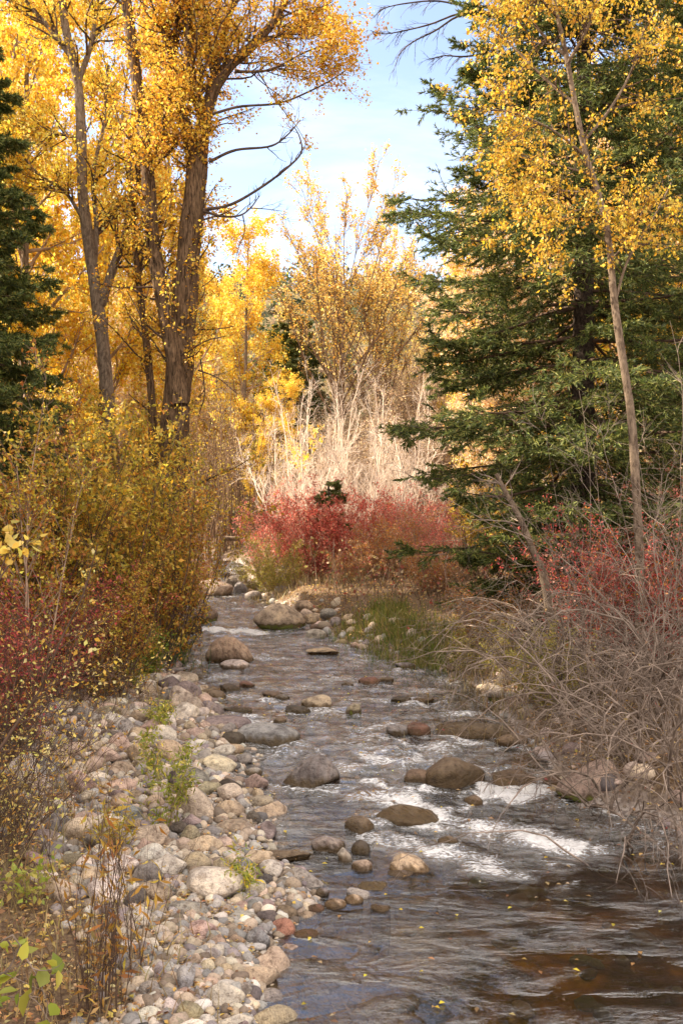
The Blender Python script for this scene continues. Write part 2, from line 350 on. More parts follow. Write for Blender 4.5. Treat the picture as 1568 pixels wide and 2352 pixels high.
def gattr(X, Y):
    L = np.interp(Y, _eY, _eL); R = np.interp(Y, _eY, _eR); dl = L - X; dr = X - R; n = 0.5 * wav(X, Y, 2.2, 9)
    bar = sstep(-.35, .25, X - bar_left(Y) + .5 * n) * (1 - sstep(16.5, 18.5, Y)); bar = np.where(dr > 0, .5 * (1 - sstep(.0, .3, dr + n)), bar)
    bed_tone = 2.0 - .8 * (1 - sstep(.5, 1.7, -dl + .6 * n)) * (1 - sstep(8.2, 9.4, Y)) - .45 * sstep(10, 12, Y)  # bed paled along the near left edge to stand in for sky reflection
    return np.where((dl < -.05) & (dr < -.05), bed_tone, bar)
gx = warp(-320, 320, 380, [-320, -60, -9, 0, 9, 60, 320], [.02, .08, 1, 2.2, 1, .08, .02])
gy = warp(-25, 420, 470, [-25, 2, 5, 14, 30, 60, 420], [.1, .8, 2.4, 1.8, .5, .1, .03])
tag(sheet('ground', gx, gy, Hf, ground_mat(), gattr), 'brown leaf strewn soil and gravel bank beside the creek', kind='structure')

# water
FOAM = [([(1010, 1872), (1130, 1905), (1260, 1940)], .42, .72), ([(960, 1850), (1060, 1895)], .35, .7), ([(760, 1700), (860, 1720), (960, 1745)], .35, .55), ([(880, 1650), (1050, 1640), (1130, 1660)], .4, .45),([(880, 1822), (960, 1850), (1050, 1880), (1120, 1915), (1210, 1935), (1330, 1950)], .30, 1.0), ([(1105, 1812), (1190, 1822), (1270, 1830)], .22, 1.3),
        ([(1030, 1850), (1130, 1830), (1240, 1838)], .15, .8), ([(860, 1925), (960, 1945), (1080, 1985), (1190, 2010)], .22, .75), ([(1150, 1960), (1270, 1990)], .25, .5),
        ([(840, 1745), (900, 1760), (960, 1738)], .16, .8), ([(860, 1700), (960, 1712), (1100, 1700), (1230, 1712)], .12, .85), ([(830, 1790), (900, 1805), (980, 1835)], .14, .8),
        ([(1100, 1760), (1180, 1765), (1260, 1775)], .12, .7), ([(640, 1650), (760, 1640)], .1, .4), ([(850, 1600), (960, 1608), (1060, 1602)], .14, .5),
        ([(740, 1560), (900, 1552), (1080, 1575)], .22, .45), ([(480, 1444), (540, 1448), (590, 1452)], .4, 1.2), ([(520, 1470), (600, 1478), (700, 1476)], .4, .45),
        ([(490, 1395), (570, 1402)], .35, .6), ([(395, 1352), (455, 1350)], .5, .7), ([(480, 1312), (540, 1308)], .6, .7), ([(600, 1530), (760, 1530)], .3, .3),
        ([(690, 1880), (850, 1900)], .2, .25), ([(1290, 1700), (1200, 1745)], .15, .3)]
FSEG = []
for pl, wd, st in FOAM:
    q = [water_pt(*p)[:2] for p in pl]
    FSEG += [(q[i], q[i + 1], wd, st) for i in range(len(q) - 1)]
def foam(X, Y):
    f = np.zeros_like(X); X0, Y0 = X, Y; X = X + .24 * wav(X, Y, 2.9, 71) + .10 * wav(X, Y, 11, 72); Y = Y + .34 * wav(X0, Y, 2.6, 73) + .13 * wav(X0, Y, 9, 74)
    for a, b, wd, st in FSEG:
        d = b - a; t = np.clip(((X - a[0]) * d[0] + (Y - a[1]) * d[1]) / (d @ d), 0, 1)
        r = np.hypot(X - a[0] - t * d[0], (Y - a[1] - t * d[1])); f = np.maximum(f, st * np.exp(-(r / wd) ** 2))
    turb = np.interp(Y, [0, 8, 9.2, 12, 17, 22, 38], [.0, .05, .52, .64, .58, .55, .66])
    X, Y = X0, Y0
    return np.clip(np.maximum(f * (.86 + .42 * wav(X, Y * 1.5, 7, 75)), turb * (0.6 + 0.6 * wav(X, Y * 2, 5, 31))), 0, 1.3)
def water_z(X, Y):
    f = foam(X, Y); z = zw(Y)
    amp = np.interp(Y, [0, 7, 8.5, 10, 14, 40], [.004, .006, .018, .036, .032, .045])
    z = z + amp * (wav(X, Y * 2.2, 8, 41) + .6 * wav(X, Y * 1.7, 17, 42) + .3 * wav(X, Y, 31, 43)) * (0.5 + 1.0 * np.clip(f, 0, 1))
    return z + np.clip(f - .3, 0, 1) * (.045 * wav(X, Y * 1.3, 22, 44) + .02 * wav(X, Y, 60, 45))
def water_mat():
    m, nt, N, Lk = newmat('creek_water')
    geo = N('ShaderNodeNewGeometry'); P = geo.outputs['Position']; a = N('ShaderNodeAttribute'); a.attribute_name = 'wet'
    mp = N('ShaderNodeMapping'); mp.inputs['Scale'].default_value = (1, 1.9, 1); mp.inputs['Rotation'].default_value = (0, 0, math.radians(-24)); Lk(P, mp.inputs[0])
    n1 = noise(N, Lk, 4.5, 5, mp.outputs[0], .6, 1.2); n2 = noise(N, Lk, 17, 4, mp.outputs[0], .6, .8)
    h = math_(N, Lk, 'ADD', n1.outputs[0], math_(N, Lk, 'MULTIPLY', n2.outputs[0], 0.30))
    pt = noise(N, Lk, 1.1, 3, mp.outputs[0], .5, 1.0); ps = math_(N, Lk, 'MULTIPLY_ADD', pt.outputs[0], 1.6, -.72, clamp=True)
    ps = math_(N, Lk, 'ADD', ps, math_(N, Lk, 'MULTIPLY', a.outputs['Fac'], 1.2)); h = math_(N, Lk, 'MULTIPLY', h, math_(N, Lk, 'ADD', ps, .06))
    b = N('ShaderNodeBump'); b.inputs['Distance'].default_value = 0.10; b.inputs['Strength'].default_value = 0.9; Lk(h, b.inputs['Height'])
    g = N('ShaderNodeBsdfGlossy'); g.inputs['Roughness'].default_value = 0.04; g.inputs['Color'].default_value = (1, 1, 1, 1); Lk(b.outputs[0], g.inputs['Normal'])
    t = N('ShaderNodeBsdfTransparent'); t.inputs[0].default_value = (.80, .72, .56, 1)
    fr = N('ShaderNodeFresnel'); fr.inputs[0].default_value = 2.3; Lk(b.outputs[0], fr.inputs['Normal'])
    ms = N('ShaderNodeMixShader'); Lk(fr.outputs[0], ms.inputs[0]); Lk(t.outputs[0], ms.inputs[1]); Lk(g.outputs[0], ms.inputs[2])
    d = N('ShaderNodeBsdfDiffuse'); d.inputs[0].default_value = (.86, .84, .84, 1); Lk(b.outputs[0], d.inputs['Normal'])
    mp2 = N('ShaderNodeMapping'); mp2.inputs['Scale'].default_value = (.8, 1.9, 1); mp2.inputs['Rotation'].default_value = (0, 0, math.radians(20)); Lk(P, mp2.inputs[0])
    nf = noise(N, Lk, 6.5, 6, mp2.outputs[0], .66, 2.2); ng = noise(N, Lk, 34, 4, mp2.outputs[0], .7, .6)
    cb = math_(N, Lk, 'ADD', math_(N, Lk, 'MULTIPLY', nf.outputs[0], .52), math_(N, Lk, 'MULTIPLY', ng.outputs[0], .48))
    fa = math_(N, Lk, 'ADD', cb, math_(N, Lk, 'MULTIPLY', a.outputs['Fac'], 0.38))
    ff = math_(N, Lk, 'MULTIPLY_ADD', fa, 7.0, -4.85, clamp=True); ff = math_(N, Lk, 'MULTIPLY', ff, 0.88)
    ms2 = N('ShaderNodeMixShader'); Lk(ff, ms2.inputs[0]); Lk(ms.outputs[0], ms2.inputs[1]); Lk(d.outputs[0], ms2.inputs[2])
    o = N('ShaderNodeOutputMaterial'); Lk(ms2.outputs[0], o.inputs[0]); return m
def water_sheet():
    ys = np.exp(np.linspace(math.log(2.5), math.log(44), 820)); nx = 300; u = np.linspace(0, 1, nx)
    L = np.interp(ys, _eY, _eL) - 0.35; R = np.interp(ys, _eY, _eR) + 0.45
    X = L[:, None] + (R - L)[:, None] * u[None]; Y = np.repeat(ys[:, None], nx, 1)
    V = np.stack([X, Y, water_z(X, Y)], -1).reshape(-1, 3)
    i = (np.arange(len(ys) - 1)[:, None] * nx + np.arange(nx - 1)[None]).ravel(); F = np.stack([i, i + 1, i + nx + 1, i + nx], -1)
    b = Buf(); b.add(V, F, None, foam(X, Y).ravel())
    return put('water', b.mesh('water', mat=water_mat()))

# ------------------------------------------------------------------ stones
def ico(n):
    import bmesh
    bm = bmesh.new(); bmesh.ops.create_icosphere(bm, subdivisions=n, radius=1); bm.verts.index_update()
    V = np.array([v.co[:] for v in bm.verts]); F = np.array([[v.index for v in f.verts] for f in bm.faces]); bm.free(); return V, F
ICO5, ICO4, ICO3, ICO2 = ico(5), ico(4), ico(3), ico(2)
def stone(rng, U, style, form=None):
    if style == 'a': k, pw, lo, hi, na = 15, 26, .48, .84, .022
    elif style == 's': k, pw, lo, hi, na = 12, 18, .5, .8, .03
    else: k, pw, lo, hi, na = 11, 10, .68, .98, .024
    n = nrm(rng.normal(size=(k, 3))); d = lo + (hi - lo) * rng.random(k)
    dot = np.maximum(U @ n.T, 1e-3); r = (1 + ((d / dot) ** -pw).sum(1)) ** (-1 / pw)
    V = U * r[:, None]
    for f, am in ((2.2, na * 2.2), (5, na), (11, na * .5), (21, na * .28)):
        nz = 0
        for _ in range(4):
            q = rng.normal(size=3); q = q / np.linalg.norm(q) * f; nz = nz + np.sin(V @ q + rng.random() * 6.28)
        V = V * (1 + am * nz[:, None] / 2)
    tp = {'a': .30, 's': .12}.get(style, .14) * (.5 + rng.random()); sh = rng.normal() * {'a': .22, 's': .1}.get(style, .12)
    if form: tp, sh = form
    V[:, :2] *= (1 - tp * V[:, 2:3]); V[:, 0] += sh * V[:, 2]
    lo_, hi_ = V.min(0), V.max(0); return (V - (lo_ + hi_) / 2) / ((hi_ - lo_) / 2)

SCOL = {'tan': (.54, .43, .31), 'cream': (.62, .53, .43), 'pale': (.66, .60, .53), 'white': (.74, .68, .62), 'pink': (.54, .41, .35), 'grey': (.36, .33, .31),
        'slate': (.25, .225, .215), 'bluegrey': (.31, .31, .32), 'purple': (.32, .26, .255), 'dark': (.13, .11, .10), 'brown': (.30, .225, .165), 'red': (.33, .17, .13), 'peach': (.60, .46, .35), 'olive': (.40, .35, .24)}
for k_ in SCOL: SCOL[k_] = tuple(v * .86 for v in SCOL[k_])
SWORD = {'slate': 'grey', 'tan': 'tan', 'cream': 'cream', 'pale': 'pale grey', 'white': 'whitish', 'pink': 'pinkish', 'grey': 'grey', 'bluegrey': 'blue grey', 'purple': 'purplish grey',
         'dark': 'dark', 'brown': 'brown', 'red': 'reddish', 'peach': 'peach coloured', 'olive': 'olive tan'}
# region, box in that region's enlarged pixels, colour, style (r round, a angular, s slab), wetness, label of a landmark or None, its short name
ORG = {'a': (0, 1300), 'b': (800, 1300), 'c': (0, 1800), 'd': (800, 1800)}
ROCKS = [
 ('a',918,110,1068,200,'pink','r',1,'pinkish grey boulder at the top of the creek below its narrowest bend','the far pinkish boulder'),
 ('a',1005,75,1062,112,'dark','s',0,None,None),('a',1040,92,1112,150,'pale','r',0,None,None),('a',1075,125,1140,180,'bluegrey','s',0,None,None),
 ('a',1125,165,1205,208,'grey','r',1,None,None),
 ('a',1165,222,1402,358,'tan','r',2,'big smooth tan boulder with moss at its foot in front of the red bushes','the big boulder by the red bushes'),
 ('a',1348,210,1448,275,'tan','s',0,None,None),('a',1375,248,1440,292,'cream','r',0,None,None),('a',1395,265,1485,320,'tan','r',0,None,None),('a',1470,245,1555,300,'grey','s',0,None,None),
 ('a',1515,285,1568,335,'grey','r',0,None,None),('a',1420,318,1520,348,'brown','s',1,None,None),('a',1400,340,1500,388,'pale','s',0,None,None),('a',1405,428,1555,466,'tan','s',1,None,None),
 ('a',878,232,1000,322,'brown','a',2,'brown boulder with a mossy right side beside the driftwood log','the brown mossy boulder'),
 ('a',742,252,925,388,'brown','s',1,'folded brown rock under the overhanging yellow willow, above the driftwood log','the folded brown rock'),
 ('a',952,375,1165,512,'tan','a',1,'tan wedge shaped boulder standing in midstream right of the driftwood log','the tan wedge boulder'),
 ('a',1015,480,1148,528,'pale','r',1,'low pale stone lying against the front of the tan wedge shaped boulder',None),
 ('a',778,600,940,748,'cream','r',0,'upright yellowish tan boulder at the upper end of the cobble bar','the upright yellowish boulder'),
 ('a',935,672,1030,748,'purple','r',0,None,None),('a',1010,590,1110,632,'dark','s',1,None,None),('a',1100,583,1170,612,'red','s',1,None,None),('a',905,610,990,660,'brown','a',1,None,None),
 ('a',955,620,1040,670,'brown','r',1,None,None),('a',1205,625,1300,660,'brown','s',1,None,None),('a',1262,640,1330,668,'grey','r',1,None,None),
 ('a',1385,640,1522,712,'tan','r',1,'low tan stone alone in the middle of the riffles','the low tan midstream stone'),
 ('a',1310,690,1430,735,'dark','s',1,None,None),('a',1030,695,1160,725,'dark','s',1,None,None),('a',925,738,1160,810,'purple','r',0,'long purplish grey stone lying along the creek edge',None),
 ('a',958,785,1012,832,'grey','r',0,None,None),('a',1090,765,1378,882,'bluegrey','r',1,'large flat blue grey slab rock at the edge of the stream','the flat blue grey rock'),
 ('a',1020,808,1125,882,'dark','r',1,None,None),('a',1012,865,1122,918,'tan','r',0,None,None),('a',925,848,1010,880,'tan','r',0,None,None),('a',1255,745,1315,778,'brown','r',1,None,None),
 ('a',928,920,1090,1020,'cream','a',0,None,None),('a',1008,918,1090,972,'grey','r',0,None,None),('a',1120,975,1205,1022,'grey','r',1,None,None),
 ('a',1292,912,1560,1085,'slate','a',1,'grey faceted boulder with a lighter flat face standing in calm water','the grey faceted boulder'),
 ('a',992,1025,1125,1110,'dark','r',1,'round dark boulder at the water edge','the round dark boulder'),
 ('a',840,975,965,1065,'grey','r',0,None,None),('a',820,1055,985,1235,'cream','r',0,'tall smooth tan boulder leaning beside the tall green weed','the leaning tan boulder'),
 ('a',505,815,605,915,'pink','r',0,None,None),('a',400,625,502,672,'bluegrey','r',0,None,None),('a',590,675,680,728,'pale','r',0,None,None),('a',680,705,780,770,'purple','r',0,None,None),
 ('a',610,845,690,905,'pink','r',0,None,None),('a',835,870,940,930,'pale','r',0,None,None),('a',470,865,545,920,'cream','r',0,None,None),
 ('a',300,990,435,1115,'pink','a',0,'broad pinkish boulder among cobbles near the twiggy brush','the broad pinkish boulder'),
 ('a',495,1025,655,1095,'peach','r',0,None,None),('a',495,1078,575,1135,'purple','r',0,None,None),('a',400,995,510,1055,'pale','r',0,None,None),('a',470,725,585,790,'white','r',0,None,None),
 ('a',200,1085,345,1135,'red','s',0,None,None),('a',235,1005,320,1050,'pink','r',0,None,None),('a',165,1010,240,1065,'pale','r',0,None,None),('a',500,945,630,1020,'pink','r',0,None,None),
 ('a',255,860,410,945,'pink','r',0,None,None),('a',490,655,590,700,'white','r',0,None,None),('a',700,540,775,585,'pink','r',0,None,None),('a',600,540,665,575,'pale','r',0,None,None),
 ('a',700,515,850,545,'grey','s',0,None,None),('a',790,535,880,575,'red','s',1,None,None),('a',440,495,505,535,'grey','a',0,None,None),('a',845,790,965,850,'pink','a',0,None,None),
 ('c',520,160,655,255,'bluegrey','a',0,None,None),('c',980,145,1125,235,'tan','r',0,None,None),('c',1130,195,1200,255,'dark','s',0,None,None),('c',985,235,1148,300,'olive','r',0,None,None),
 ('c',925,260,1050,305,'grey','r',0,None,None),('c',825,262,920,355,'olive','r',0,None,None),
 ('c',595,252,780,375,'cream','a',0,'blocky cream boulder with a squared top in the middle of the cobble bar','the blocky cream boulder'),
 ('c',600,350,765,450,'pale','r',0,None,None),
 ('c',460,400,640,512,'white','r',0,'rounded whitish boulder behind the dry brown stalks','the whitish boulder'),
 ('c',485,490,578,550,'white','r',0,None,None),('c',440,205,585,290,'white','s',0,None,None),('c',330,195,465,260,'pink','r',0,None,None),
 ('c',850,445,1120,635,'pale','r',0,'biggest pale oval boulder on the cobble bar','the biggest pale boulder'),
 ('c',1095,510,1222,600,'cream','r',0,None,None),('c',980,410,1100,470,'olive','r',0,None,None),('c',970,312,1080,375,'pink','r',0,None,None),('c',870,390,935,430,'peach','r',0,None,None),
 ('c',930,392,985,435,'grey','r',0,None,None),('c',1000,372,1120,400,'grey','s',0,None,None),('c',110,385,250,462,'purple','a',0,None,None),('c',130,470,265,535,'white','r',0,None,None),
 ('c',190,510,370,630,'pink','a',0,None,None),('c',355,505,455,590,'grey','a',0,None,None),('c',150,280,265,345,'purple','r',0,None,None),('c',760,600,960,690,'grey','r',0,None,None),
 ('c',730,540,805,590,'grey','r',0,None,None),('c',700,612,760,650,'peach','r',0,None,None),('c',800,672,855,708,'peach','r',0,None,None),('c',905,668,960,706,'pink','r',0,None,None),
 ('c',845,695,1000,790,'pink','r',0,'long pinkish striped stone on the cobble bar','the long striped stone'),('c',945,685,1010,735,'dark','r',0,None,None),
 ('c',1060,610,1170,660,'pink','r',0,None,None),('c',1030,650,1178,718,'grey','r',0,None,None),('c',1175,650,1278,728,'dark','r',0,None,None),('c',1170,600,1265,655,'purple','r',0,None,None),
 ('c',1265,630,1365,695,'brown','r',0,None,None),('c',1235,692,1355,780,'red','r',0,'egg shaped reddish stone at the edge of the calm water','the reddish egg shaped stone'),
 ('c',1345,742,1460,785,'red','r',1,None,None),('c',1130,735,1240,838,'bluegrey','r',0,None,None),('c',1040,765,1135,830,'brown','a',0,None,None),('c',950,765,1040,850,'peach','a',0,None,None),
 ('c',1050,710,1125,755,'grey','r',0,None,None),('c',895,770,950,830,'pink','r',0,None,None),('c',850,850,935,935,'peach','a',0,None,None),('c',915,880,990,955,'cream','r',0,None,None),
 ('c',930,825,1010,900,'grey','r',0,None,None),('c',990,898,1068,960,'tan','r',0,None,None),('c',705,880,780,925,'peach','r',0,None,None),('c',565,870,685,960,'purple','a',0,None,None),
 ('c',950,978,1125,1128,'pale','r',0,'round pale pitted boulder near the bottom of the cobble bar','the round pitted boulder'),
 ('c',1090,985,1160,1060,'grey','r',0,None,None),('c',925,957,1010,1020,'peach','r',0,None,None),('c',710,1005,805,1075,'grey','r',0,None,None),('c',740,1060,825,1140,'white','r',0,None,None),
 ('c',615,1090,750,1180,'white','r',0,None,None),('c',805,1075,935,1180,'olive','r',0,None,None),('c',905,1055,985,1120,'grey','r',0,None,None),('c',895,1130,990,1190,'pale','r',0,None,None),
 ('c',805,1005,875,1065,'pink','r',0,None,None),('c',635,975,735,1050,'grey','r',0,None,None),('c',550,700,630,780,'cream','r',0,None,None),('c',515,780,690,850,'pale','r',0,None,None),
 ('c',820,755,895,800,'grey','r',0,None,None),('c',1180,485,1265,540,'dark','r',0,None,None),('c',1265,500,1340,555,'grey','r',0,None,None),('c',1225,545,1280,590,'peach','r',0,None,None),
 ('c',1415,625,1490,665,'red','r',1,None,None),('c',1490,600,1590,655,'peach','r',1,None,None),('c',1445,550,1510,595,'grey','r',1,None,None),
 ('c',1430,300,1590,400,'purple','a',1,'dark purplish rock at the edge of the riffle below the submerged ledge','the dark purplish rock'),
 ('c',1140,380,1430,425,'brown','s',1,None,None),
 ('d',218,385,438,500,'tan','s',1,'tan wedge of rock sloping down to its pointed end in the dark pool','the tan wedge in the pool'),
 ('d',200,460,330,505,'purple','r',1,None,None),('d',45,418,145,482,'tan','r',1,None,None),('d',45,330,132,405,'dark','r',1,None,None),('d',-20,370,62,440,'grey','a',1,None,None),
 ('d',75,515,218,568,'tan','s',1,None,None),('d',20,550,130,605,'grey','s',0,None,None),('d',10,582,100,632,'tan','r',1,None,None),('d',135,622,225,662,'brown','s',1,None,None),
 ('d',15,222,155,305,'brown','r',1,None,None),('d',150,165,470,262,'brown','r',1,'long wet brown rock with water washing over its top','the long wet brown rock'),
 ('d',440,310,535,355,'brown','r',1,None,None),
 ('b',375,925,657,1085,'brown','r',1,'large round brown boulder splitting the whitewater','the round brown boulder'),
 ('b',285,985,430,1060,'brown','r',1,None,None),
 ('b',985,930,1285,1140,'pink','r',2,'large pinkish boulder with moss at its foot under the bare twigs','the pinkish boulder under the twigs'),
 ('b',300,770,410,840,'red','r',1,'wet reddish brown rock in the riffle','the wet reddish rock'),('b',205,775,330,835,'grey','s',1,None,None),
 ('b',415,768,780,850,'brown','s',1,'wide low ledge of wet brown rock dotted with fallen yellow leaves','the wide wet ledge'),
 ('b',700,822,860,888,'brown','r',1,None,None),('b',560,1100,650,1150,'brown','r',1,None,None),('b',690,985,900,1065,'brown','s',1,None,None),('b',920,1010,1010,1080,'red','a',1,None,None),
 ('b',20,685,92,742,'olive','a',2,'small dark rock covered in green moss in midstream','the small mossy rock'),
 ('b',75,560,180,598,'red','r',1,None,None),('b',165,560,240,590,'brown','s',1,None,None),('b',0,585,55,610,'brown','s',1,None,None),('b',320,655,425,682,'brown','s',1,None,None),
 ('b',220,648,320,680,'dark','s',1,None,None),('b',660,600,760,690,'grey','a',2,None,None),('b',760,635,850,700,'pink','a',0,None,None),('b',835,680,905,725,'grey','r',0,None,None),
 ('b',480,498,560,545,'brown','r',1,None,None),('b',245,492,345,525,'grey','r',1,None,None),('b',490,570,530,590,'brown','r',1,None,None),('b',1240,830,1320,870,'pale','r',0,None,None),
 ('b',1340,905,1460,950,'pink','r',0,None,None),('b',0,270,60,310,'tan','s',0,None,None),('b',20,295,75,325,'cream','r',0,None,None),('b',100,270,150,300,'pale','s',0,None,None),
 ('b',105,330,145,365,'white','r',0,None,None),('b',40,400,100,435,'pink','s',1,None,None),('b',1130,1120,1260,1170,'purple','r',1,None,None),('b',850,560,930,620,'pink','r',0,None,None),
 ('b',940,590,1020,650,'purple','r',0,None,None),('b',905,700,1000,745,'brown','r',0,None,None),('b',1010,860,1100,920,'purple','r',1,None,None),('b',1500,1080,1600,1150,'pink','r',1,None,None),
]
FORM = {'the tan wedge boulder': (.55, -.12), 'the grey faceted boulder': (.38, .05), 'the leaning tan boulder': (.35, -.35), 'the tan wedge in the pool': (.5, -.55), 'the upright yellowish boulder': (.3, -.3), 'the biggest pale boulder': (.15, -.12), 'the big boulder by the red bushes': (.22, -.15), 'the pinkish boulder under the twigs': (.35, .3)}
rr = np.random.default_rng(11)
PLACED = []     # x, y, radius, (dx, dy)
TODO = []       # object, colour, shape word, size word, (dx, dy)
LANDM = []
for n_, (rg, u0, v0, u1, v1, col, sty, wet, lab, short) in enumerate(ROCKS):
    ox, oy = ORG[rg]
    x0, x1 = [(ox + u / 1.96) / 1.0204 for u in (u0, u1)]; y0, y1 = [(oy + v / 1.96) / 1.0204 for v in (v0, v1)]
    g = ground((x0 + x1) / 2, y1 - (y1 - y0) * .12); Y = g[1]; w = (x1 - x0) / F_PX * Y; hh = (y1 - y0) / F_PX * Y
    th = math.atan((EYE - g[2]) / Y); b_ = min(w * .42, hh * .48 / max(math.sin(th), .12)); b_ = max(b_, w * .22)
    c2 = (hh / 2) ** 2 - (b_ * math.sin(th)) ** 2; c_ = max(math.sqrt(max(c2, 0)) / math.cos(th), hh * .32, w * .10)
    Yc = Y + b_ * .8; ctr = at((x0 + x1) / 2, (y0 + y1) / 2, Yc)
    gz = float(Hf(ctr[0], ctr[1])); drop = max(c_, ctr[2] - gz + .06)
    big = (x1 - x0) > 60
    U, F = (ICO5 if (x1 - x0) > 90 else ICO4 if big else ICO3)
    V = stone(rr, U, sty, FORM.get(short)); V = V * np.array([w / 2 * 1.03, b_, 1]); V[:, 2] = np.where(V[:, 2] > 0, V[:, 2] * c_, V[:, 2] * drop)
    zww = float(zw(ctr[1])); zabs = V[:, 2] + ctr[2] + 0.012 * np.sin(V[:, 0] * 40) + .01 * np.sin(V[:, 0] * 91 + V[:, 1] * 60)
    wt = np.zeros(len(V))
    if wet:
        wt = 1 - sstep(zww + .03, zww + (.11 if c_ > .12 else .06), zabs)
        if col in ('brown', 'red', 'dark') and wet == 1: wt = np.maximum(wt, 1 - sstep(.45, 1.1, (zabs - zww) / max(c_, .01)) * .5)
        if wet == 2: wt = wt + 1.0 * (1 - sstep(zww + .03, zww + .05 + c_ * .35, zabs)) * (V[:, 1] < b_ * .3)
    b = Buf(); b.add(V, F, None, wt); me = b.mesh('stone', mat=M_ROCK)
    cc = np.array(SCOL[col]) * (1 + .07 * rr.normal()) * (1 + .03 * rr.normal(size=3))
    nm = 'boulder' if w > .38 else 'cobble'
    o = put(nm, me, loc=ctr, color=cc); PLACED.append((ctr[0], ctr[1], max(w, b_ * 2) / 2, w))
    dc = ((x0 + x1) / 2, (y0 + y1) / 2)
    if short: LANDM.append((short, dc))
    if lab: tag(o, lab, 'boulder' if nm == 'boulder' else 'stone')
    else: TODO.append((o, SWORD[col], {'r': 'rounded', 'a': 'angular', 's': 'flat'}[sty], w, dc, wet))

# cobbles that fill the bar: copies of a few shapes, packed without overlap
protos = []
for k in range(14):
    b = Buf(); V = stone(rr, ICO3[0], 'r' if k % 2 else 'a'); b.add(V, ICO3[1]); protos.append(b.mesh('cobble_shape', mat=M_ROCK))
def clear(x, y, r, pad=0.8):
    for px, py, pr, _ in PLACED:
        if (px - x) ** 2 + (py - y) ** 2 < ((pr + r) * pad) ** 2: return False
    return True
def proj(x, y, z): return CX + x / y * F_PX, CY + (EYE - z) / y * F_PX
fr = np.random.default_rng(5); n_fill = 0
cn = [k_ for k_ in SCOL if k_ != 'slate']; cw = np.array([3.4, 3, 2.8, 1.6, 2.6, 3.4, 1.6, 2.0, .6, .9, .4, 1.4, 1.6]); cw = cw / cw.sum()
for rad in (.15, .12, .095, .075, .06):
    tries = {.15: 50, .12: 170, .095: 500, .075: 1500, .06: 2500}[rad]
    for _ in range(tries):
        if n_fill >= 165: break
        y = 5.0 + 12 * fr.random() ** 1.3; L = float(np.interp(y, _eY, _eL)); x = L + .15 - 2.6 * fr.random() ** 1.2 * min(1, y / 8)
        r = rad * (.85 + .3 * fr.random()) * (0.8 + y / 28)
        z = float(Hf(x, y)); px, py = proj(x, y, z)
        if not (20 < px < 760 and 1530 < py < 2400) or x < bar_left(y) - .25 * fr.random() or not clear(x, y, r, .92): continue
        k = fr.integers(0, 14); ci = fr.choice(len(cn), p=cw); c = np.array(SCOL[cn[ci]]) * (1 + .16 * fr.normal()) * (1 + .015 * fr.normal(size=3))
        fl = .55 + .35 * fr.random()
        o = put('cobble', protos[k], loc=(x, y, z + r * fl * .62), rot=(fr.normal() * .2, fr.normal() * .2, fr.random() * 6.28), scale=(r * (1.1 + .35 * fr.random()), r * .88, r * fl), color=c)
        PLACED.append((x, y, r, r * 2)); TODO.append((o, SWORD[cn[ci]], 'rounded' if k % 2 else 'angular', r * 2, (px, py), 0)); n_fill += 1
for (px, py, pr, w_), it in zip(PLACED[:len(ROCKS)], ROCKS):
    if it[7] and py > 9.2 and w_ > .2:
        k = 1.0 if py < 14.5 else .6
        FSEG += [(np.array([px - pr * 1.0, py - pr * .55]), np.array([px + pr * 1.1, py - pr * .95]), .07 + pr * .12, .75 * k), (np.array([px + pr * .9, py - pr * .8]), np.array([px + pr * 1.9, py - pr * 2.0]), .08 + pr * .1, .6 * k)]
tag(water_sheet(), 'shallow creek water with white riffles and a dark pool', kind='structure')
# labels: colour, shape, and where it lies from the nearest landmark stone
rows = {}
for it in TODO:
    o, cword, sh, w, dc, wet = it
    d = [(math.hypot(dc[0] - l[1][0], (dc[1] - l[1][1])), l) for l in LANDM]; dm, (nm, lc) = min(d, key=lambda q: q[0])
    dx, dy = dc[0] - lc[0], dc[1] - lc[1]
    rel = ('to the right of' if dx > 0 else 'to the left of') if abs(dx) > abs(dy) else ('in front of' if dy > 0 else 'behind')
    size = 'small' if w < .2 else 'middling' if w < .38 else 'big'
    rows.setdefault((size, cword, sh, rel, nm), []).append((dm, o, wet))
ORD = ['first', 'second', 'third', 'fourth', 'fifth', 'sixth', 'seventh', 'eighth', 'ninth']
for (size, cword, sh, rel, nm), l in rows.items():
    l.sort(key=lambda q: q[0])
    for i, (dm, o, wet) in enumerate(l):
        s = f'{size} {cword} {sh} stone {rel} {nm}'
        if len(l) > 1: s = f'{ORD[min(i, 8)]} {s}'
        tag(o, s, 'stone', 'stones in and beside the creek')

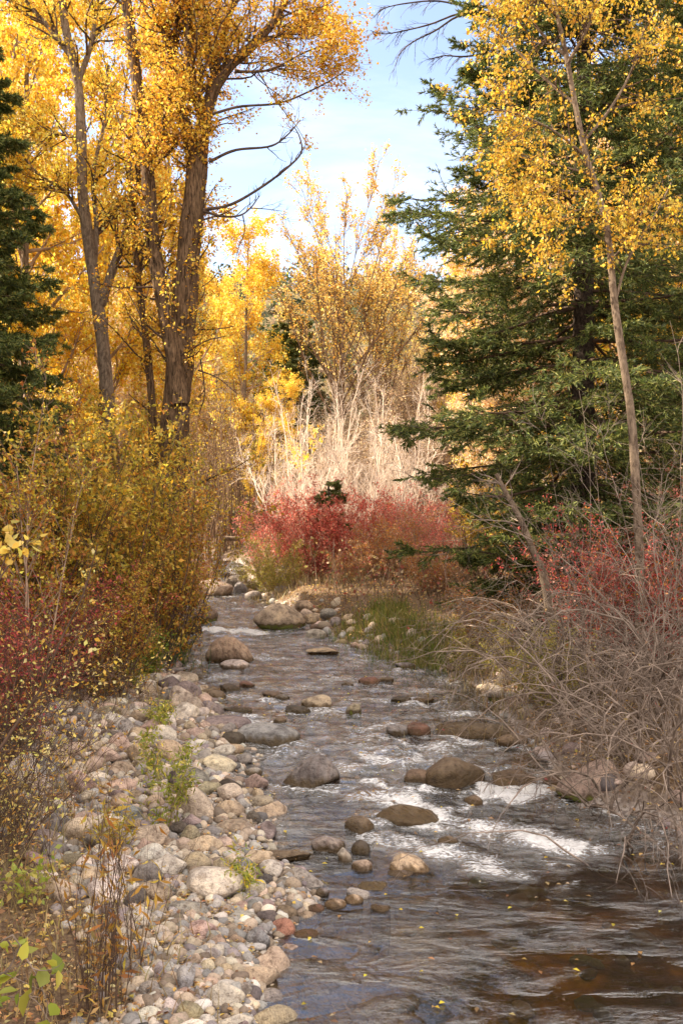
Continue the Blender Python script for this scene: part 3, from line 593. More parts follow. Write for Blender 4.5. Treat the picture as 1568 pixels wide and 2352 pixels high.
# gravel between the cobbles, on the bed and along the right bank: one object each
def scatter(name, n, gen, rmin, rmax, label, seed, cols, avoid=True, bury=.45):
    r_ = np.random.default_rng(seed); shapes = [stone(r_, ICO2[0], 'ra'[_ % 2]) for _ in range(8)]; F = ICO2[1]; bf = Buf()
    PL = np.array([(p[0], p[1], p[2]) for p in PLACED]); X, Y = gen(r_, n)
    Z = Hf(X, Y); S = rmin + (rmax - rmin) * r_.random(n) ** 2.2; S = S * (0.75 + Y / 32)
    if avoid:
        keep = np.ones(n, bool)
        for px, py, pr in PL: keep &= (X - px) ** 2 + (Y - py) ** 2 > (pr * .75) ** 2
        X, Y, Z, S = X[keep], Y[keep], Z[keep], S[keep]
    for k in range(8):
        m = np.arange(len(X)) % 8 == k; M = m.sum(); a = r_.random(M) * 6.28; ca, sa = np.cos(a), np.sin(a)
        sx = S[m] * 1.2; sy = S[m] * .9; sz = S[m] * (.5 + .45 * r_.random(M))
        U = shapes[k][None] * np.stack([sx, sy, sz], -1)[:, None]
        V = np.stack([U[..., 0] * ca[:, None] - U[..., 1] * sa[:, None], U[..., 0] * sa[:, None] + U[..., 1] * ca[:, None], U[..., 2]], -1)
        V = V + np.stack([X[m], Y[m], Z[m] + sz * bury], -1)[:, None]
        Fa = (F[None] + (np.arange(M) * len(U[0]))[:, None, None]).reshape(-1, 3)
        bf.add(V.reshape(-1, 3), Fa, np.repeat(pick(r_, cols, M, .22, .015), len(U[0]), 0))
    return tag(put(name, bf.mesh(name, mat=M_GRAVEL)), label, kind='stuff')
CG = [tuple(v * .78 for v in SCOL[k]) for k in ('tan', 'cream', 'pale', 'tan', 'grey', 'purple', 'peach', 'grey', 'brown', 'brown')]
def g_bar(r_, n):
    y = 4.6 + 13 * r_.random(n) ** 1.2; L = np.interp(y, _eY, _eL) + .25; B = bar_left(y) - .5 * r_.random(n) ** 2; return L + (B - L) * r_.random(n) ** 1.1, y
def g_bed(r_, n):
    y = 5 + 30 * r_.random(n) ** 1.6; L = np.interp(y, _eY, _eL); R = np.interp(y, _eY, _eR); return L + (R - L) * r_.random(n), y
def g_right(r_, n):
    y = 9 + 24 * r_.random(n) ** 1.3; R = np.interp(y, _eY, _eR); return R + r_.normal(size=n) * .35 + .1, y
scatter('gravel', 15000, g_bar, .012, .062, 'loose gravel and pebbles between the cobbles of the bar', 21, CG)
scatter('stream_bed_gravel', 700, g_bed, .03, .11, 'brown pebbles on the bed under the creek water', 22, [(.16, .10, .04), (.10, .07, .035), (.22, .16, .08), (.20, .13, .09), (.13, .12, .06)], False, .1)
scatter('bank_gravel', 260, g_right, .03, .11, 'mixed stones along the bank beneath the bare shrubs', 23, [SCOL['grey'], SCOL['brown'], SCOL['purple'], SCOL['pink'], SCOL['tan']], False, .2)

# ------------------------------------------------------------------ plants
GOLD = [(.90, .62, .05), (.92, .68, .10), (.85, .52, .04), (.76, .40, .03), (.94, .74, .20)]
AMBER = [(.80, .46, .04), (.68, .34, .03), (.86, .56, .06), (.52, .24, .03), (.90, .64, .10)]
WILLOW = [(.58, .42, .05), (.44, .34, .04), (.66, .44, .06), (.30, .25, .03), (.64, .34, .03)]
OLIVE = [(.50, .44, .08), (.40, .34, .07), (.22, .22, .04), (.50, .36, .06)]
RUST = [(.50, .20, .03), (.60, .30, .05), (.38, .14, .03), (.30, .20, .04), (.66, .38, .08)]
RED = [(.74, .15, .11), (.80, .25, .18), (.58, .09, .07), (.72, .36, .22), (.66, .20, .13)]
MAROON = [(.42, .05, .05), (.52, .08, .08), (.32, .06, .05), (.60, .12, .10)]
PINKRED = [(.72, .22, .20), (.66, .30, .24), (.60, .12, .10), (.70, .42, .25)]
PALEG = [(.80, .60, .34), (.75, .50, .28), (.82, .66, .42), (.80, .52, .14)]
SPR = [(.07, .10, .025), (.11, .14, .034), (.18, .20, .045), (.06, .08, .028), (.27, .27, .07)]
TANL = [(.50, .36, .20), (.42, .28, .15), (.58, .44, .26), (.60, .40, .12)]
M_TW_VASE = twig_mat('vase_tree_twig', (.10, .06, .035), (.24, .15, .09))
M_TW_MID = twig_mat('light_tan_twig', (.36, .26, .19), (.62, .47, .36))
WEED = [(.42, .42, .06), (.32, .36, .05), (.52, .46, .08), (.24, .27, .04)]

def smooth_path(pts, K=24):
    p = np.asarray(pts, float); n = len(p)
    if n == 2: return p[0] + (p[1] - p[0]) * np.linspace(0, 1, K)[:, None]
    q = np.vstack([2 * p[0] - p[1], p, 2 * p[-1] - p[-2]]); out = []
    for u in np.linspace(0, n - 1 - 1e-6, K):
        i = int(u); t = u - i; a, b, c, d = q[i:i + 4]
        out.append(.5 * (2 * b + (c - a) * t + (2 * a - 5 * b + 4 * c - d) * t * t + (3 * b - a - 3 * c + d) * t ** 3))
    return np.array(out)
def limb(pts, Y, w0, w1, K=24, dY=0.0, down=None):
    """a limb traced in the photograph, standing at distance Y; widths in photo pixels"""
    n = len(pts); P = [at(x, y, Y + dY * i / (n - 1)) for i, (x, y) in enumerate(pts)]
    if down is not None: P.insert(0, np.array([P[0][0] + down[0], P[0][1], float(Hf(P[0][0] + down[0], P[0][1])) - .3]))
    P = smooth_path(P, K); R = np.linspace(w0, w1, K) / 2 / F_PX * Y * (1 + .05 * np.sin(np.arange(K) * 1.7)); return P[None], R[None]
def grow(rng, P, R, levels):
    out = []; L = None
    for lv in levels:
        S, D, Ln, R0 = spawn(rng, P, R, None, lv['n'], lv.get('t0', .2), lv.get('t1', 1), lv.get('ang', 45), lv['l'][0], lv['l'][1], lv.get('rf', .5), lv.get('flat', False), lv.get('sh', .5))
        if 'up' in lv: D = nrm(D + np.array([0, 0, lv['up']]))
        K = lv.get('K', 7); R0 = np.clip(R0, lv.get('rmin', .003), lv.get('rmax', .2))
        P = curves(rng, S, D, Ln, K, lv.get('w', .12), lv.get('b', (0, 0, .03)), lv.get('b2')); R = taper(R0, K, lv.get('end', .3)); out.append((P, R, lv.get('s', 4)))
    return out
def twig_mesh(name, sets, origin, mat):
    b = Buf()
    for P, R, s in sets: b.add(*tubes(P, R, s))
    return b.mesh(name, origin, True, mat)
def leaf_mesh(name, rng, P, n, size, ratio, pal, origin, mat=None, t0=.15, **kw):
    C, T = pts_on(rng, P, n, t0, 1.0); V, F, c = leaves(rng, C, T, size, ratio, pal, **kw); b = Buf(); b.add(V, F, c); return b.mesh(name, origin, False, mat or M_LEAF)
O3 = (0, 0, 0)

# ---- big cottonwoods traced from the photograph
def big_tree(seed, label, limbs, lv, leafn, size, pal, Y, bx, barkm, crown_from=1, bare=(), leaf_kw={}, group=None, name='cottonwood_tree'):
    rng = np.random.default_rng(seed); gz = float(Hf(bx, Y)); org = (bx, Y, gz - .1)
    t = root(name, org, label, 'tree', group)
    for i, (P, R) in enumerate(limbs):
        b = Buf(); b.add(*tubes(P, R, 18 if R.max() > .15 else 10)); put('trunk' if i == 0 else 'limb', b.mesh('limb', org, True, barkm), t)
    tw = []; last = []
    for i, (P, R) in enumerate(limbs):
        if i < crown_from and not lv[0].get('all'): n0 = dict(lv[0]); n0['t0'] = .55; n0['n'] = max(4, lv[0]['n'] // 3)
        else: n0 = lv[0]
        g = grow(rng, P, R, [n0] + lv[1:]); tw += g; last.append(g[-1][0]); last.append(g[-2][0])
    for P, R in bare:
        g = grow(rng, P, R, [dict(n=9, t0=.3, ang=40, l=(.3, .9), K=7, w=.15, b=(0, 0, .06), rmax=.012), dict(n=3, l=(.12, .35), K=4, w=.15, rmax=.005, s=3)])
        b = Buf(); b.add(*tubes(P, R, 8)); [b.add(*tubes(*q)) for q in g]; put('bare_branch', b.mesh('bare_branch', org, True, M_TW_DARK), t)
    put('twigs', twig_mesh('twigs', tw, org, M_TW_DARK), t)
    b = Buf()
    for P in last:
        C, T = pts_on(rng, P, leafn, .1); V, F, c = leaves(rng, C, T, size, .75, pal, **leaf_kw); b.add(V, F, c)
    put('foliage', b.mesh('foliage', org, False, M_LEAF), t); return t

YA = 21.0
A = [limb([(400, 1010), (418, 800), (432, 600), (450, 420), (458, 320)], YA, 72, 44, down=(-.1, 0)),
     limb([(455, 360), (478, 240), (520, 160), (590, 95), (640, 30), (680, -60)], YA, 36, 10), limb([(480, 235), (505, 120), (535, 0), (550, -90)], YA, 22, 9, dY=1),
     limb([(448, 380), (430, 300), (400, 220), (385, 110), (368, -10), (360, -100)], YA, 34, 14), limb([(395, 150), (408, 60), (412, -60)], YA, 20, 10, dY=-1),
     limb([(412, 930), (402, 830), (375, 690), (352, 560), (338, 380), (318, 210), (290, 0), (280, -90)], YA - .3, 42, 22, dY=.6),
     limb([(352, 1000), (336, 780), (318, 640), (308, 480), (330, 330)], YA + .6, 22, 9, down=(0, 0)),
     limb([(500, 200), (470, 90), (455, -40)], YA, 16, 8, dY=1.2), limb([(600, 90), (680, 70), (740, 20)], YA, 8, 3, dY=.6), limb([(540, 165), (620, 160), (700, 120), (760, 100)], YA, 7, 2, dY=-.6), limb([(470, 300), (440, 200), (430, 80), (440, -60)], YA, 14, 7, dY=-1.2), limb([(340, 420), (370, 300), (395, 200)], YA, 10, 6, dY=-1)]
BARE = [limb([(468, 482), (530, 470), (600, 430), (660, 385), (692, 350), (688, 315), (676, 292)], YA - .3, 8, 2), limb([(468, 485), (510, 497), (550, 495), (575, 478), (596, 450)], YA - .3, 7, 2),
        limb([(575, 478), (610, 480), (655, 486)], YA - .3, 3, 1), limb([(480, 372), (540, 345), (620, 336), (660, 310), (690, 275)], YA - .2, 8, 2),
        limb([(488, 262), (550, 245), (640, 237), (710, 210), (770, 178), (822, 140)], YA - .2, 7, 2), limb([(558, 495), (562, 530), (548, 570), (540, 600)], YA - .3, 3, 1),
        limb([(455, 850), (500, 868), (540, 900)], YA - .3, 4, 1.5), limb([(460, 820), (470, 900), (455, 960)], YA - .3, 4, 1.5)]
big_tree(101, 'big forked cottonwood with deeply furrowed brown trunk and amber leaves on the creek bank', A,
         [dict(n=30, t0=.08, ang=48, l=(.6, 2.4), K=8, w=.14, b=(0, 0, .05), rmax=.028, all=1), dict(n=8, ang=45, l=(.3, .8), K=5, w=.15, rmax=.008, s=3)],
         17, .06, AMBER, YA, -3.57, M_BARK, bare=BARE, leaf_kw=dict(jit=.07))
YC = 22.5
C_ = [limb([(262, 1100), (250, 950), (238, 800), (222, 680), (205, 560), (190, 440), (187, 300), (178, 180), (150, 60), (140, -60)], YC, 36, 17, down=(0.1, 0)),
      limb([(232, 700), (262, 610), (290, 530), (300, 420), (300, 300)], YC, 24, 8), limb([(215, 640), (222, 520), (215, 400), (240, 280), (250, 150)], YC, 14, 6, dY=1),
      limb([(185, 320), (150, 310), (90, 305), (40, 290)], YC, 9, 3), limb([(180, 190), (210, 100), (225, 0), (230, -80)], YC, 14, 7), limb([(165, 130), (110, 60), (60, 0), (40, -60)], YC, 14, 6),
      limb([(200, 520), (150, 440), (90, 400), (30, 330)], YC, 9, 4, dY=-1)]
big_tree(102, 'slimmer cottonwood with pale brown trunk and bright yellow crown beside the dark spruce', C_,
         [dict(n=30, t0=.2, ang=50, l=(.8, 2.2), K=8, w=.14, b=(0, 0, .04), rmax=.03), dict(n=7, ang=45, l=(.3, .8), K=5, w=.15, rmax=.008, s=3)],
         18, .065, GOLD, YC, -5.2, M_BARKL, crown_from=1, leaf_kw=dict(jit=.08))
# right hand cottonwood in front of the spruce
YR = 13.0
R_ = [limb([(1468, 1300), (1458, 1100), (1448, 950), (1425, 800), (1408, 680), (1398, 560), (1375, 450), (1345, 360), (1318, 230), (1298, 120), (1275, 20), (1265, -60)], YR, 23, 9, down=(0, 0)),
      limb([(1392, 500), (1340, 480), (1290, 500), (1250, 530)], YR, 5, 2, dY=-.5), limb([(1355, 400), (1300, 385), (1240, 370), (1160, 350)], YR, 6, 2), limb([(1320, 240), (1250, 180), (1180, 110), (1120, 60)], YR, 8, 3, dY=.5),
      limb([(1335, 330), (1400, 250), (1450, 160), (1480, 60)], YR, 8, 4), limb([(1300, 130), (1230, 60), (1190, -40)], YR, 8, 4), limb([(1300, 150), (1350, 60), (1380, -40)], YR, 8, 4, dY=-.5),
      limb([(1410, 700), (1440, 600), (1500, 500), (1540, 420)], YR, 7, 3), limb([(1345, 360), (1270, 300), (1180, 260), (1110, 250)], YR, 7, 2, dY=-.4), limb([(1280, 40), (1220, -20), (1150, -60)], YR, 7, 3, dY=-.8), limb([(1370, 440), (1310, 440), (1240, 430), (1180, 450)], YR, 5, 2, dY=.5), limb([(1400, 600), (1450, 540), (1480, 470)], YR, 5, 2, dY=-.5)]
big_tree(103, 'slender cottonwood with pale bark and drooping yellow leaves standing in front of the big spruce', R_,
         [dict(n=19, t0=.15, ang=55, l=(.5, 1.7), K=8, w=.12, b=(0, 0, -.06), rmax=.012), dict(n=5, ang=45, l=(.2, .5), K=5, w=.12, b=(0, 0, -.06), rmax=.005, s=3)],
         11, .045, [(.75, .47, .04), (.66, .38, .03), (.55, .30, .03), (.48, .36, .05), (.82, .56, .08)], YR, 3.95, M_BARKL, leaf_kw=dict(jit=.03, droop=.8))

# ---- spruces
def spruce_meshes(seed, H, Rm, nb, nl, z0=.5, needle=.055, prof=None):
    rng = np.random.default_rng(seed); P = np.stack([.05 * np.sin(np.linspace(0, 5, 20)), .05 * np.cos(np.linspace(0, 4, 20)), np.linspace(-.2, H, 20)], -1)[None]; R = np.linspace(H * .014, .02, 20)[None]
    tb = Buf(); tb.add(*tubes(P, R, 12))
    h = (np.arange(nb) + .5) / nb; z = z0 + (H - z0) * h ** 1.12; z = np.where(rng.random(nb) < .8, np.round(z / .52) * .52 + rng.normal(size=nb) * .05, z) + .02; az = np.arange(nb) * 2.39996 + rng.normal(size=nb) * .3; r = (z - z0) / (H - z0)
    L = Rm * (1 - r) ** .75 * (.72 + .5 * rng.random(nb)) * np.where(r < .05, .8, 1) + .15
    if prof: L = Rm * np.interp(r, [0, .08, .22, .45, .7, 1], [.66, .88, 1.0, .86, .5, .05]) * (.78 + .4 * rng.random(nb)) + .1
    D = np.stack([np.cos(az), np.sin(az), -.12 + .55 * r ** 2 + .1 * rng.normal(size=nb)], -1); S = np.stack([0 * z, 0 * z, z], -1)
    BP = curves(rng, S, D, L, 12, .035, (0, 0, -.05), (0, 0, .075)); BR = taper(.008 + .010 * L, 12, .2)
    S1, D1, L1, R1 = spawn(rng, BP, BR, L, nl, .12, 1, 52, .32, .52, .5, True, .62); D1 = nrm(D1 + np.array([0, 0, -.12])); L1 = np.clip(L1, .1, 1.2)
    P1 = curves(rng, S1, D1, L1, 6, .07, (0, 0, -.05), (0, 0, .05)); Q1 = taper(np.clip(R1, .002, .008), 6, .4)
    S2, D2, L2, R2 = spawn(rng, P1, Q1, L1, 5, .1, 1, 48, .3, .55, .5, True, .5); L2 = np.clip(L2, .07, .5); P2 = curves(rng, S2, D2, L2, 4, .08, (0, 0, -.03))
    bb = Buf(); bb.add(*tubes(BP, BR, 5)); bb.add(*tubes(P1, Q1, 3)); nb_ = Buf()
    for PP, n, sz in ((P1, 32, needle), (P2, 19, needle), (BP[:, 5:], 30, needle)):
        C, T = pts_on(rng, PP, n, .1); M = len(C); d = nrm(T * .75 + rng.normal(size=(M, 3)) * .42); s = nrm(np.cross(d, rng.normal(size=(M, 3)))); Ln = (sz * (.7 + .6 * rng.random(M)))[:, None]
        W = Ln * .125; V = np.stack([C - s * W, C + s * W, C + d * Ln + s * W * .3, C + d * Ln - s * W * .3], 1).reshape(-1, 3)
        nb_.add(V, np.arange(M * 4).reshape(-1, 4), np.repeat(pick(rng, SPR, M, .2), 4, 0))
    return tb.mesh('spruce_trunk', O3, True, M_BARKS), bb.mesh('spruce_branches', O3, True, M_TW_DARK), nb_.mesh('spruce_needles', O3, False, M_NEEDLE)
SP1 = spruce_meshes(201, 18, 2.95, 255, 25, z0=.8, needle=.075, prof=1); SP2 = spruce_meshes(202, 12, 2.6, 170, 18, .3, .085)
def spruce(mm, x, y, label, rot=0, sc=1, group=None, sz=None):
    t = root('spruce_tree', (x, y, float(Hf(x, y)) - .1), label, 'spruce tree', group, rot); t.scale = (sc, sc, sz or sc)
    put('trunk', mm[0], t); put('branches', mm[1], t); put('needles', mm[2], t); return t
spruce(SP1, 4.15, 17.0, 'tall blue green spruce with long layered branches reaching over the right bank of the creek', .4)
spruce(SP2, 9.6, 21.5, 'dark spruce at the edge behind the slender cottonwood trunk', 1.9, 1.15)
spruce(SP2, -7.2, 18.5, 'dark spruce on the left bank behind the aspen sapling', 2.2, 1.0)
spruce(SP2, -8.6, 22.5, 'second dark spruce behind the one on the left bank', .7, 1.05)
sp3 = spruce_meshes(203, 1.9, .55, 46, 7, .1, .05)
spruce(sp3, at(760, 0, 27.8)[0], 27.8, 'very small young spruce poking out of the red bushes', 0, 1.35)
for i, (x, y, s_) in enumerate([(-8.3, 11.5, 1.0), (-11, 14.5, 1.15), (-8.2, 7.5, .9), (-13.5, 10, 1.1), (-13.5, 18.5, 1.2), (-17, 15, 1.25), (-10.5, 4.5, 1.0), (-12.5, 22.5, 1.0), (-8.6, 9.6, .95), (-9.6, 13.0, 1.05), (-7.8, 5.6, .9), (-10.4, 8.4, 1.05), (-7.9, 13.8, .7)]):  # unseen spruces left of the view, added to shade the foreground
    spruce(SP2, x, y, 'dense dark spruce out of view, added to shade the creek', i * 1.3, s_, 'unseen spruces added to shade the creek')
YK = [(at(665, 0, 49)[0], 49, 'dark conifer between the golden tree and the tall half bare tree'), (at(700, 0, 52)[0], 52, 'dark conifer touching the left side of the tall half bare tree'), (at(630, 0, 56)[0], 56, 'dark conifer farthest back above the low golden tree')]
for i, (x, y, lb) in enumerate(YK): spruce(SP2, x, y, lb, i * 2., .95, sz=.98)

# ---- generic trees: a few kinds, copied
def gen_tree(seed, H, r0, nl, cb, ang, ll, lv2, leafn, size, pal, up=.3, w=.08, stems=1, spread=.1, barkm=None, twm=None, ratio=.7, leaf_t0=.1, droop=.3, lmin=0, sh1=.62):
    rng = np.random.default_rng(seed); a = np.arange(stems) * 2.4 + rng.random(stems)
    D = np.stack([np.cos(a) * spread, np.sin(a) * spread, np.ones(stems)], -1); S = np.stack([np.cos(a) * .12 * (stems > 1), np.sin(a) * .12 * (stems > 1), np.full(stems, -.25)], -1)
    Ln = H * (1 - .25 * rng.random(stems) * (stems > 1)); P = curves(rng, S, D, Ln, 18, w * .4, (0, 0, .02)); R = taper(np.full(stems, r0), 18, .15)
    l1 = dict(n=nl, t0=cb, t1=.98, ang=ang, l=(ll * .7, ll * 1.2), K=9, w=w, b=(0, 0, up * .2), sh=sh1, rmax=r0 * .5, s=5)
    g = grow(rng, P, R, [l1] + lv2); tb = Buf(); tb.add(*tubes(P, R, 9)); lf = Buf()
    for PP in (g[-1][0], g[-2][0]):
        C, T = pts_on(rng, PP, leafn, leaf_t0)
        if lmin: k = C[:, 2] > lmin * H * rng.random(len(C)) ** .5; C, T = C[k], T[k]
        V, F, c = leaves(rng, C, T, size, ratio, pal, jit=.08, droop=droop); lf.add(V, F, c)
    return tb.mesh('trunk', O3, True, barkm or M_BARKL), twig_mesh('branches', g, O3, twm or M_TW_TAN), lf.mesh('foliage', O3, False, M_LEAF)
NTH = ['first', 'second', 'third', 'fourth', 'fifth', 'sixth', 'seventh', 'eighth', 'ninth', 'tenth', 'eleventh', 'twelfth', 'thirteenth', 'fourteenth', 'fifteenth', 'sixteenth', 'seventeenth', 'eighteenth']
def nth(lst, i): return NTH[sorted(range(len(lst)), key=lambda k: lst[k][0]).index(i)]
def kind(mm, name, cat): return dict(mm=mm, name=name, cat=cat)
def place(kd, x, y, label, rot=0, sc=1, sz=None, group=None, dz=0):
    t = root(kd['name'], (x, y, float(Hf(x, y)) - .05 + dz), label, kd['cat'], group, rot); t.scale = (sc, sc, sz or sc)
    put('trunk' if kd['cat'] == 'tree' else 'stems', kd['mm'][0], t); put('branches' if kd['cat'] == 'tree' else 'twigs', kd['mm'][1], t)
    if kd['mm'][2]: put('foliage', kd['mm'][2], t)
    return t
GOLDT = kind(gen_tree(301, 13, .16, 34, .16, 50, 3.4, [dict(n=8, ang=42, l=(.8, 1.7), K=6, w=.12, rmax=.02), dict(n=4, ang=40, l=(.3, .7), K=4, w=.12, rmax=.007, s=3)], 24, .092, GOLD), 'golden_cottonwood_tree', 'tree')
PALET = kind(gen_tree(302, 13, .12, 34, .12, 40, 2.8, [dict(n=8, ang=38, l=(.7, 1.5), K=6, w=.12, rmax=.02), dict(n=4, ang=40, l=(.3, .7), K=4, w=.12, rmax=.008, s=3)], 6, .11, PALEG, stems=3, spread=.12, twm=M_TW_PALE), 'pale_aspen_tree', 'tree')
BARET = kind(gen_tree(303, 11, .085, 26, .22, 28, 2.6, [dict(n=7, ang=30, l=(.7, 1.4), K=6, w=.1, rmax=.018, b=(0, 0, .05)), dict(n=5, ang=32, l=(.3, .8), K=4, w=.12, rmax=.009, s=3)], 1, .09, TANL[:3] + PALEG[:1], stems=4, spread=.13, twm=M_TW_TAN), 'bare_aspen_tree', 'tree')
# the tall vase shaped cottonwood in the middle
VASE = kind(gen_tree(304, 13.0, .22, 28, .45, 33, 8.2, [dict(n=16, t0=.3, ang=24, l=(1.0, 2.4), K=8, w=.07, rmin=.012, rmax=.035, b=(0, 0, .05)), dict(n=9, ang=32, l=(.4, 1.0), K=5, w=.1, rmin=.008, rmax=.014, s=3, b=(0, 0, .05))], 7, .11,
                     [(.90, .62, .14), (.84, .52, .10), (.92, .72, .30), (.76, .42, .08)], up=.22, lmin=1.45, w=.05, sh1=.30, twm=M_TW_VASE), 'vase_shaped_cottonwood_tree', 'tree')
place(VASE, at(775, 0, 46)[0], 46, 'tall half bare vase shaped cottonwood rising above the middle of the valley', .6, 1.0, .98)
place(VASE, at(905, 0, 50)[0], 50, 'shorter half bare tree partly hidden behind the tips of the big spruce', 2.6, .9, .88)
place(GOLDT, at(560, 0, 47)[0], 47, 'glowing golden tree standing right of the big furrowed trunk', .3, 1.0, 1.12)
place(GOLDT, at(610, 0, 43)[0], 43, 'low rounded golden tree at the edge of the dark conifers', 2.2, .62, .55)
GB = 'golden trees behind the left bank'
LST = [(60, 26, 1.05, 1.3, 'brightest yellow tree, its crown filling the top left corner'), (-60, 29, 1.1, 1.35, None), (220, 28, .9, 1.25, 'yellow tree whose crown shows between the two cottonwood trunks'), (410, 29, .75, 1.2, 'yellow tree directly behind the big forked trunk'), (330, 52, 1.1, 1.3, None), (120, 50, 1.1, 1.3, None), (480, 55, .9, 1.05, None), (10, 52, 1.1, 1.5, None)]
for i, (dx, y, s_, sz, lb) in enumerate(LST):
    place(GOLDT, at(dx, 0, y)[0], y, lb or f'golden tree between the left bank trunks, {nth(LST, i)} of the golden ones counted from the left', i * 1.1 + .4, s_, sz, GB)
LST = [(230, 48, .85, .85), (300, 50, .9, .95), (370, 49, .85, .8), (160, 49, .9, .9), (440, 52, .9, .75), (270, 56, 1, 1.1), (90, 50, 1, .9), (505, 58, 1, .75), (340, 60, 1, 1.15), (410, 57, 1, .9)]
for i, (dx, y, s_, sz) in enumerate(LST):
    place(PALET, at(dx, 0, y)[0], y, f'pale sunlit aspen behind the left bank trunks, {nth(LST, i)} from the left', i * .9, s_, sz, 'pale aspens behind the left bank')
LST = [(1130, 31, .8, .75), (1180, 33, 1, 1.1), (1290, 29, .9, .95), (1400, 31, 1, 1.1), (1500, 28, .95, 1.05), (1590, 33, 1.1, 1.3), (1150, 42, 1.1, 1.1), (1330, 40, 1.1, 1.35), (1480, 40, 1.1, 1.4), (1060, 48, 1, .8), (1560, 25, .8, .8), (1530, 23, .95, 1.15), (1420, 24, .75, 1.0)]
for i, (dx, y, s_, sz) in enumerate(LST):
    place(PALET if (i % 3 or i == 0) and i < 11 else GOLDT, at(dx, 0, y)[0], y, f'pale gold tree behind the big spruce, {nth(LST, i)} from the left', i * 1.7, s_, sz, 'pale gold trees behind the spruce')
LST = [(700, 52, 1, .6), (740, 49, .9, .65), (800, 53, 1.1, .75), (845, 48, 1, .78), (890, 52, 1.1, .9), (930, 47, 1, .82), (970, 50, 1.1, .9), (1010, 46, 1, .85), (865, 58, 1.2, .9), (950, 60, 1.2, 1.0), (780, 60, 1.1, .75), (1040, 55, 1.2, 1.1), (720, 43, .8, .5), (815, 42, .85, .52), (880, 41, .8, .5), (960, 40, .85, .58)]
for i, (dx, y, s_, sz) in enumerate(LST):
    place(BARET, at(dx, 0, y)[0], y, f'bare brownish aspen clump behind the white brush, {nth(LST, i)} from the left', i * 1.3, s_, sz, 'bare aspens in the middle distance')

# ---- shrubs
def gen_shrub(seed, H, n, spread, r0, nl, ll, leafn, size, pal, stemm, w=.08, b=(0, 0, .02), b2=None, n2=5, l2=.4, ratio=.5, ang=38, base=.12, fol_t0=.1, t0=.15, droop=.2, up=.2):
    rng = np.random.default_rng(seed); a = rng.random(n) * 6.283; s = spread * rng.random(n) ** .6
    D = np.stack([np.cos(a) * s, np.sin(a) * s, np.ones(n)], -1); S = np.stack([np.cos(a) * base * rng.random(n), np.sin(a) * base * rng.random(n), np.full(n, -.1)], -1)
    Ln = H * (.6 + .45 * rng.random(n)) * np.sqrt(1 + s * s); P = curves(rng, S, D, Ln, 12, w, b, b2); R = taper(r0 * (.5 + .9 * rng.random(n) ** 2), 12, .2)
    g = grow(rng, P, R, [dict(n=nl, t0=t0, ang=ang, l=(ll * .6, ll * 1.2), K=7, w=w * 1.4, b=b, b2=b2, rmax=r0 * .5, s=4, up=up), dict(n=n2, ang=38, l=(l2 * .5, l2 * 1.2), K=4, w=w * 1.5, rmax=r0 * .3, s=3)])
    sb = Buf(); sb.add(*tubes(P, R, 5)); lm = None
    if leafn:
        lf = Buf()
        for PP in (g[0][0], g[1][0]):
            C, T = pts_on(rng, PP, leafn, fol_t0); C, T = (C, T) if leafn != 2 or H != 2.7 else (C[::16], T[::16]); V, F, c = leaves(rng, C, T, size, ratio, pal, jit=.03, droop=droop); lf.add(V, F, c)
        lm = lf.mesh('foliage', O3, False, M_LEAF)
    return sb.mesh('stems', O3, True, stemm), twig_mesh('twigs', g, O3, stemm), lm
WIL = kind(gen_shrub(401, 4.0, 28, .42, .016, 10, .9, 5, .072, WILLOW, M_TW_DARK, n2=4, base=.5), 'willow_bush', 'willow bush')
WIL2 = kind(gen_shrub(402, 3.6, 28, .5, .016, 11, .9, 5, .072, WILLOW[:3] + RUST[:3], M_TW_DARK, n2=4, base=.5, t0=.03), 'willow_bush', 'willow bush')
OLB = kind(gen_shrub(403, 1.9, 34, .75, .010, 10, .5, 6, .05, OLIVE, M_TW_TAN, n2=4, l2=.22, t0=.03, base=.4), 'olive_bush', 'bush')
REDB = kind(gen_shrub(404, 2.3, 44, .7, .010, 9, .6, 6, .065, RED, M_TW_RED, n2=3, l2=.3, ratio=.4, t0=.03, base=.4, droop=.8), 'dogwood_bush', 'dogwood bush')
PNKB = kind(gen_shrub(405, 2.4, 38, .6, .010, 9, .6, 4, .06, PINKRED + RED[:2], M_TW_TAN, n2=3, l2=.3, ratio=.45, t0=.05, base=.4), 'dogwood_bush', 'dogwood bush')
MARB = kind(gen_shrub(406, 2.3, 34, .6, .009, 10, .6, 4, .045, MAROON + [RUST[0], (.45, .16, .10)], M_TW_DARK, n2=4, l2=.3, t0=.05, base=.4), 'dogwood_bush', 'dogwood bush')
RUSB = kind(gen_shrub(407, 2.0, 40, .6, .009, 10, .5, 4, .05, [RUST[0], RUST[1], (.5, .2, .12), TANL[0]], M_TW_TAN, n2=4, l2=.25, t0=.03, base=.4), 'rusty_bush', 'bush')
WHB = kind(gen_shrub(408, 4.6, 8, .40, .030, 20, 1.25, 0, .05, None, M_TW_PALE, w=.17, n2=9, l2=.5, ang=48, base=.5, b=(0, 0, .10), up=.25), 'bare_white_shrub', 'bare shrub')
THK = kind(gen_shrub(409, 6.5, 12, .10, .035, 8, 1.1, 1, .06, TANL + GOLD[:2], M_TW_VASE, w=.05, n2=6, l2=.5, base=.7, ang=32), 'alder_thicket', 'thicket')
ARCH = kind(gen_shrub(410, 2.7, 24, .9, .019, 6, 1.1, 2, .04, [(.40, .22, .10), (.55, .38, .16), (.30, .08, .06)], M_TW_GREY, w=.19, b=(0, 0, .02), b2=(0, 0, -.34), n2=3, l2=.55, base=.5, up=0), 'bare_arching_shrub', 'bare shrub')
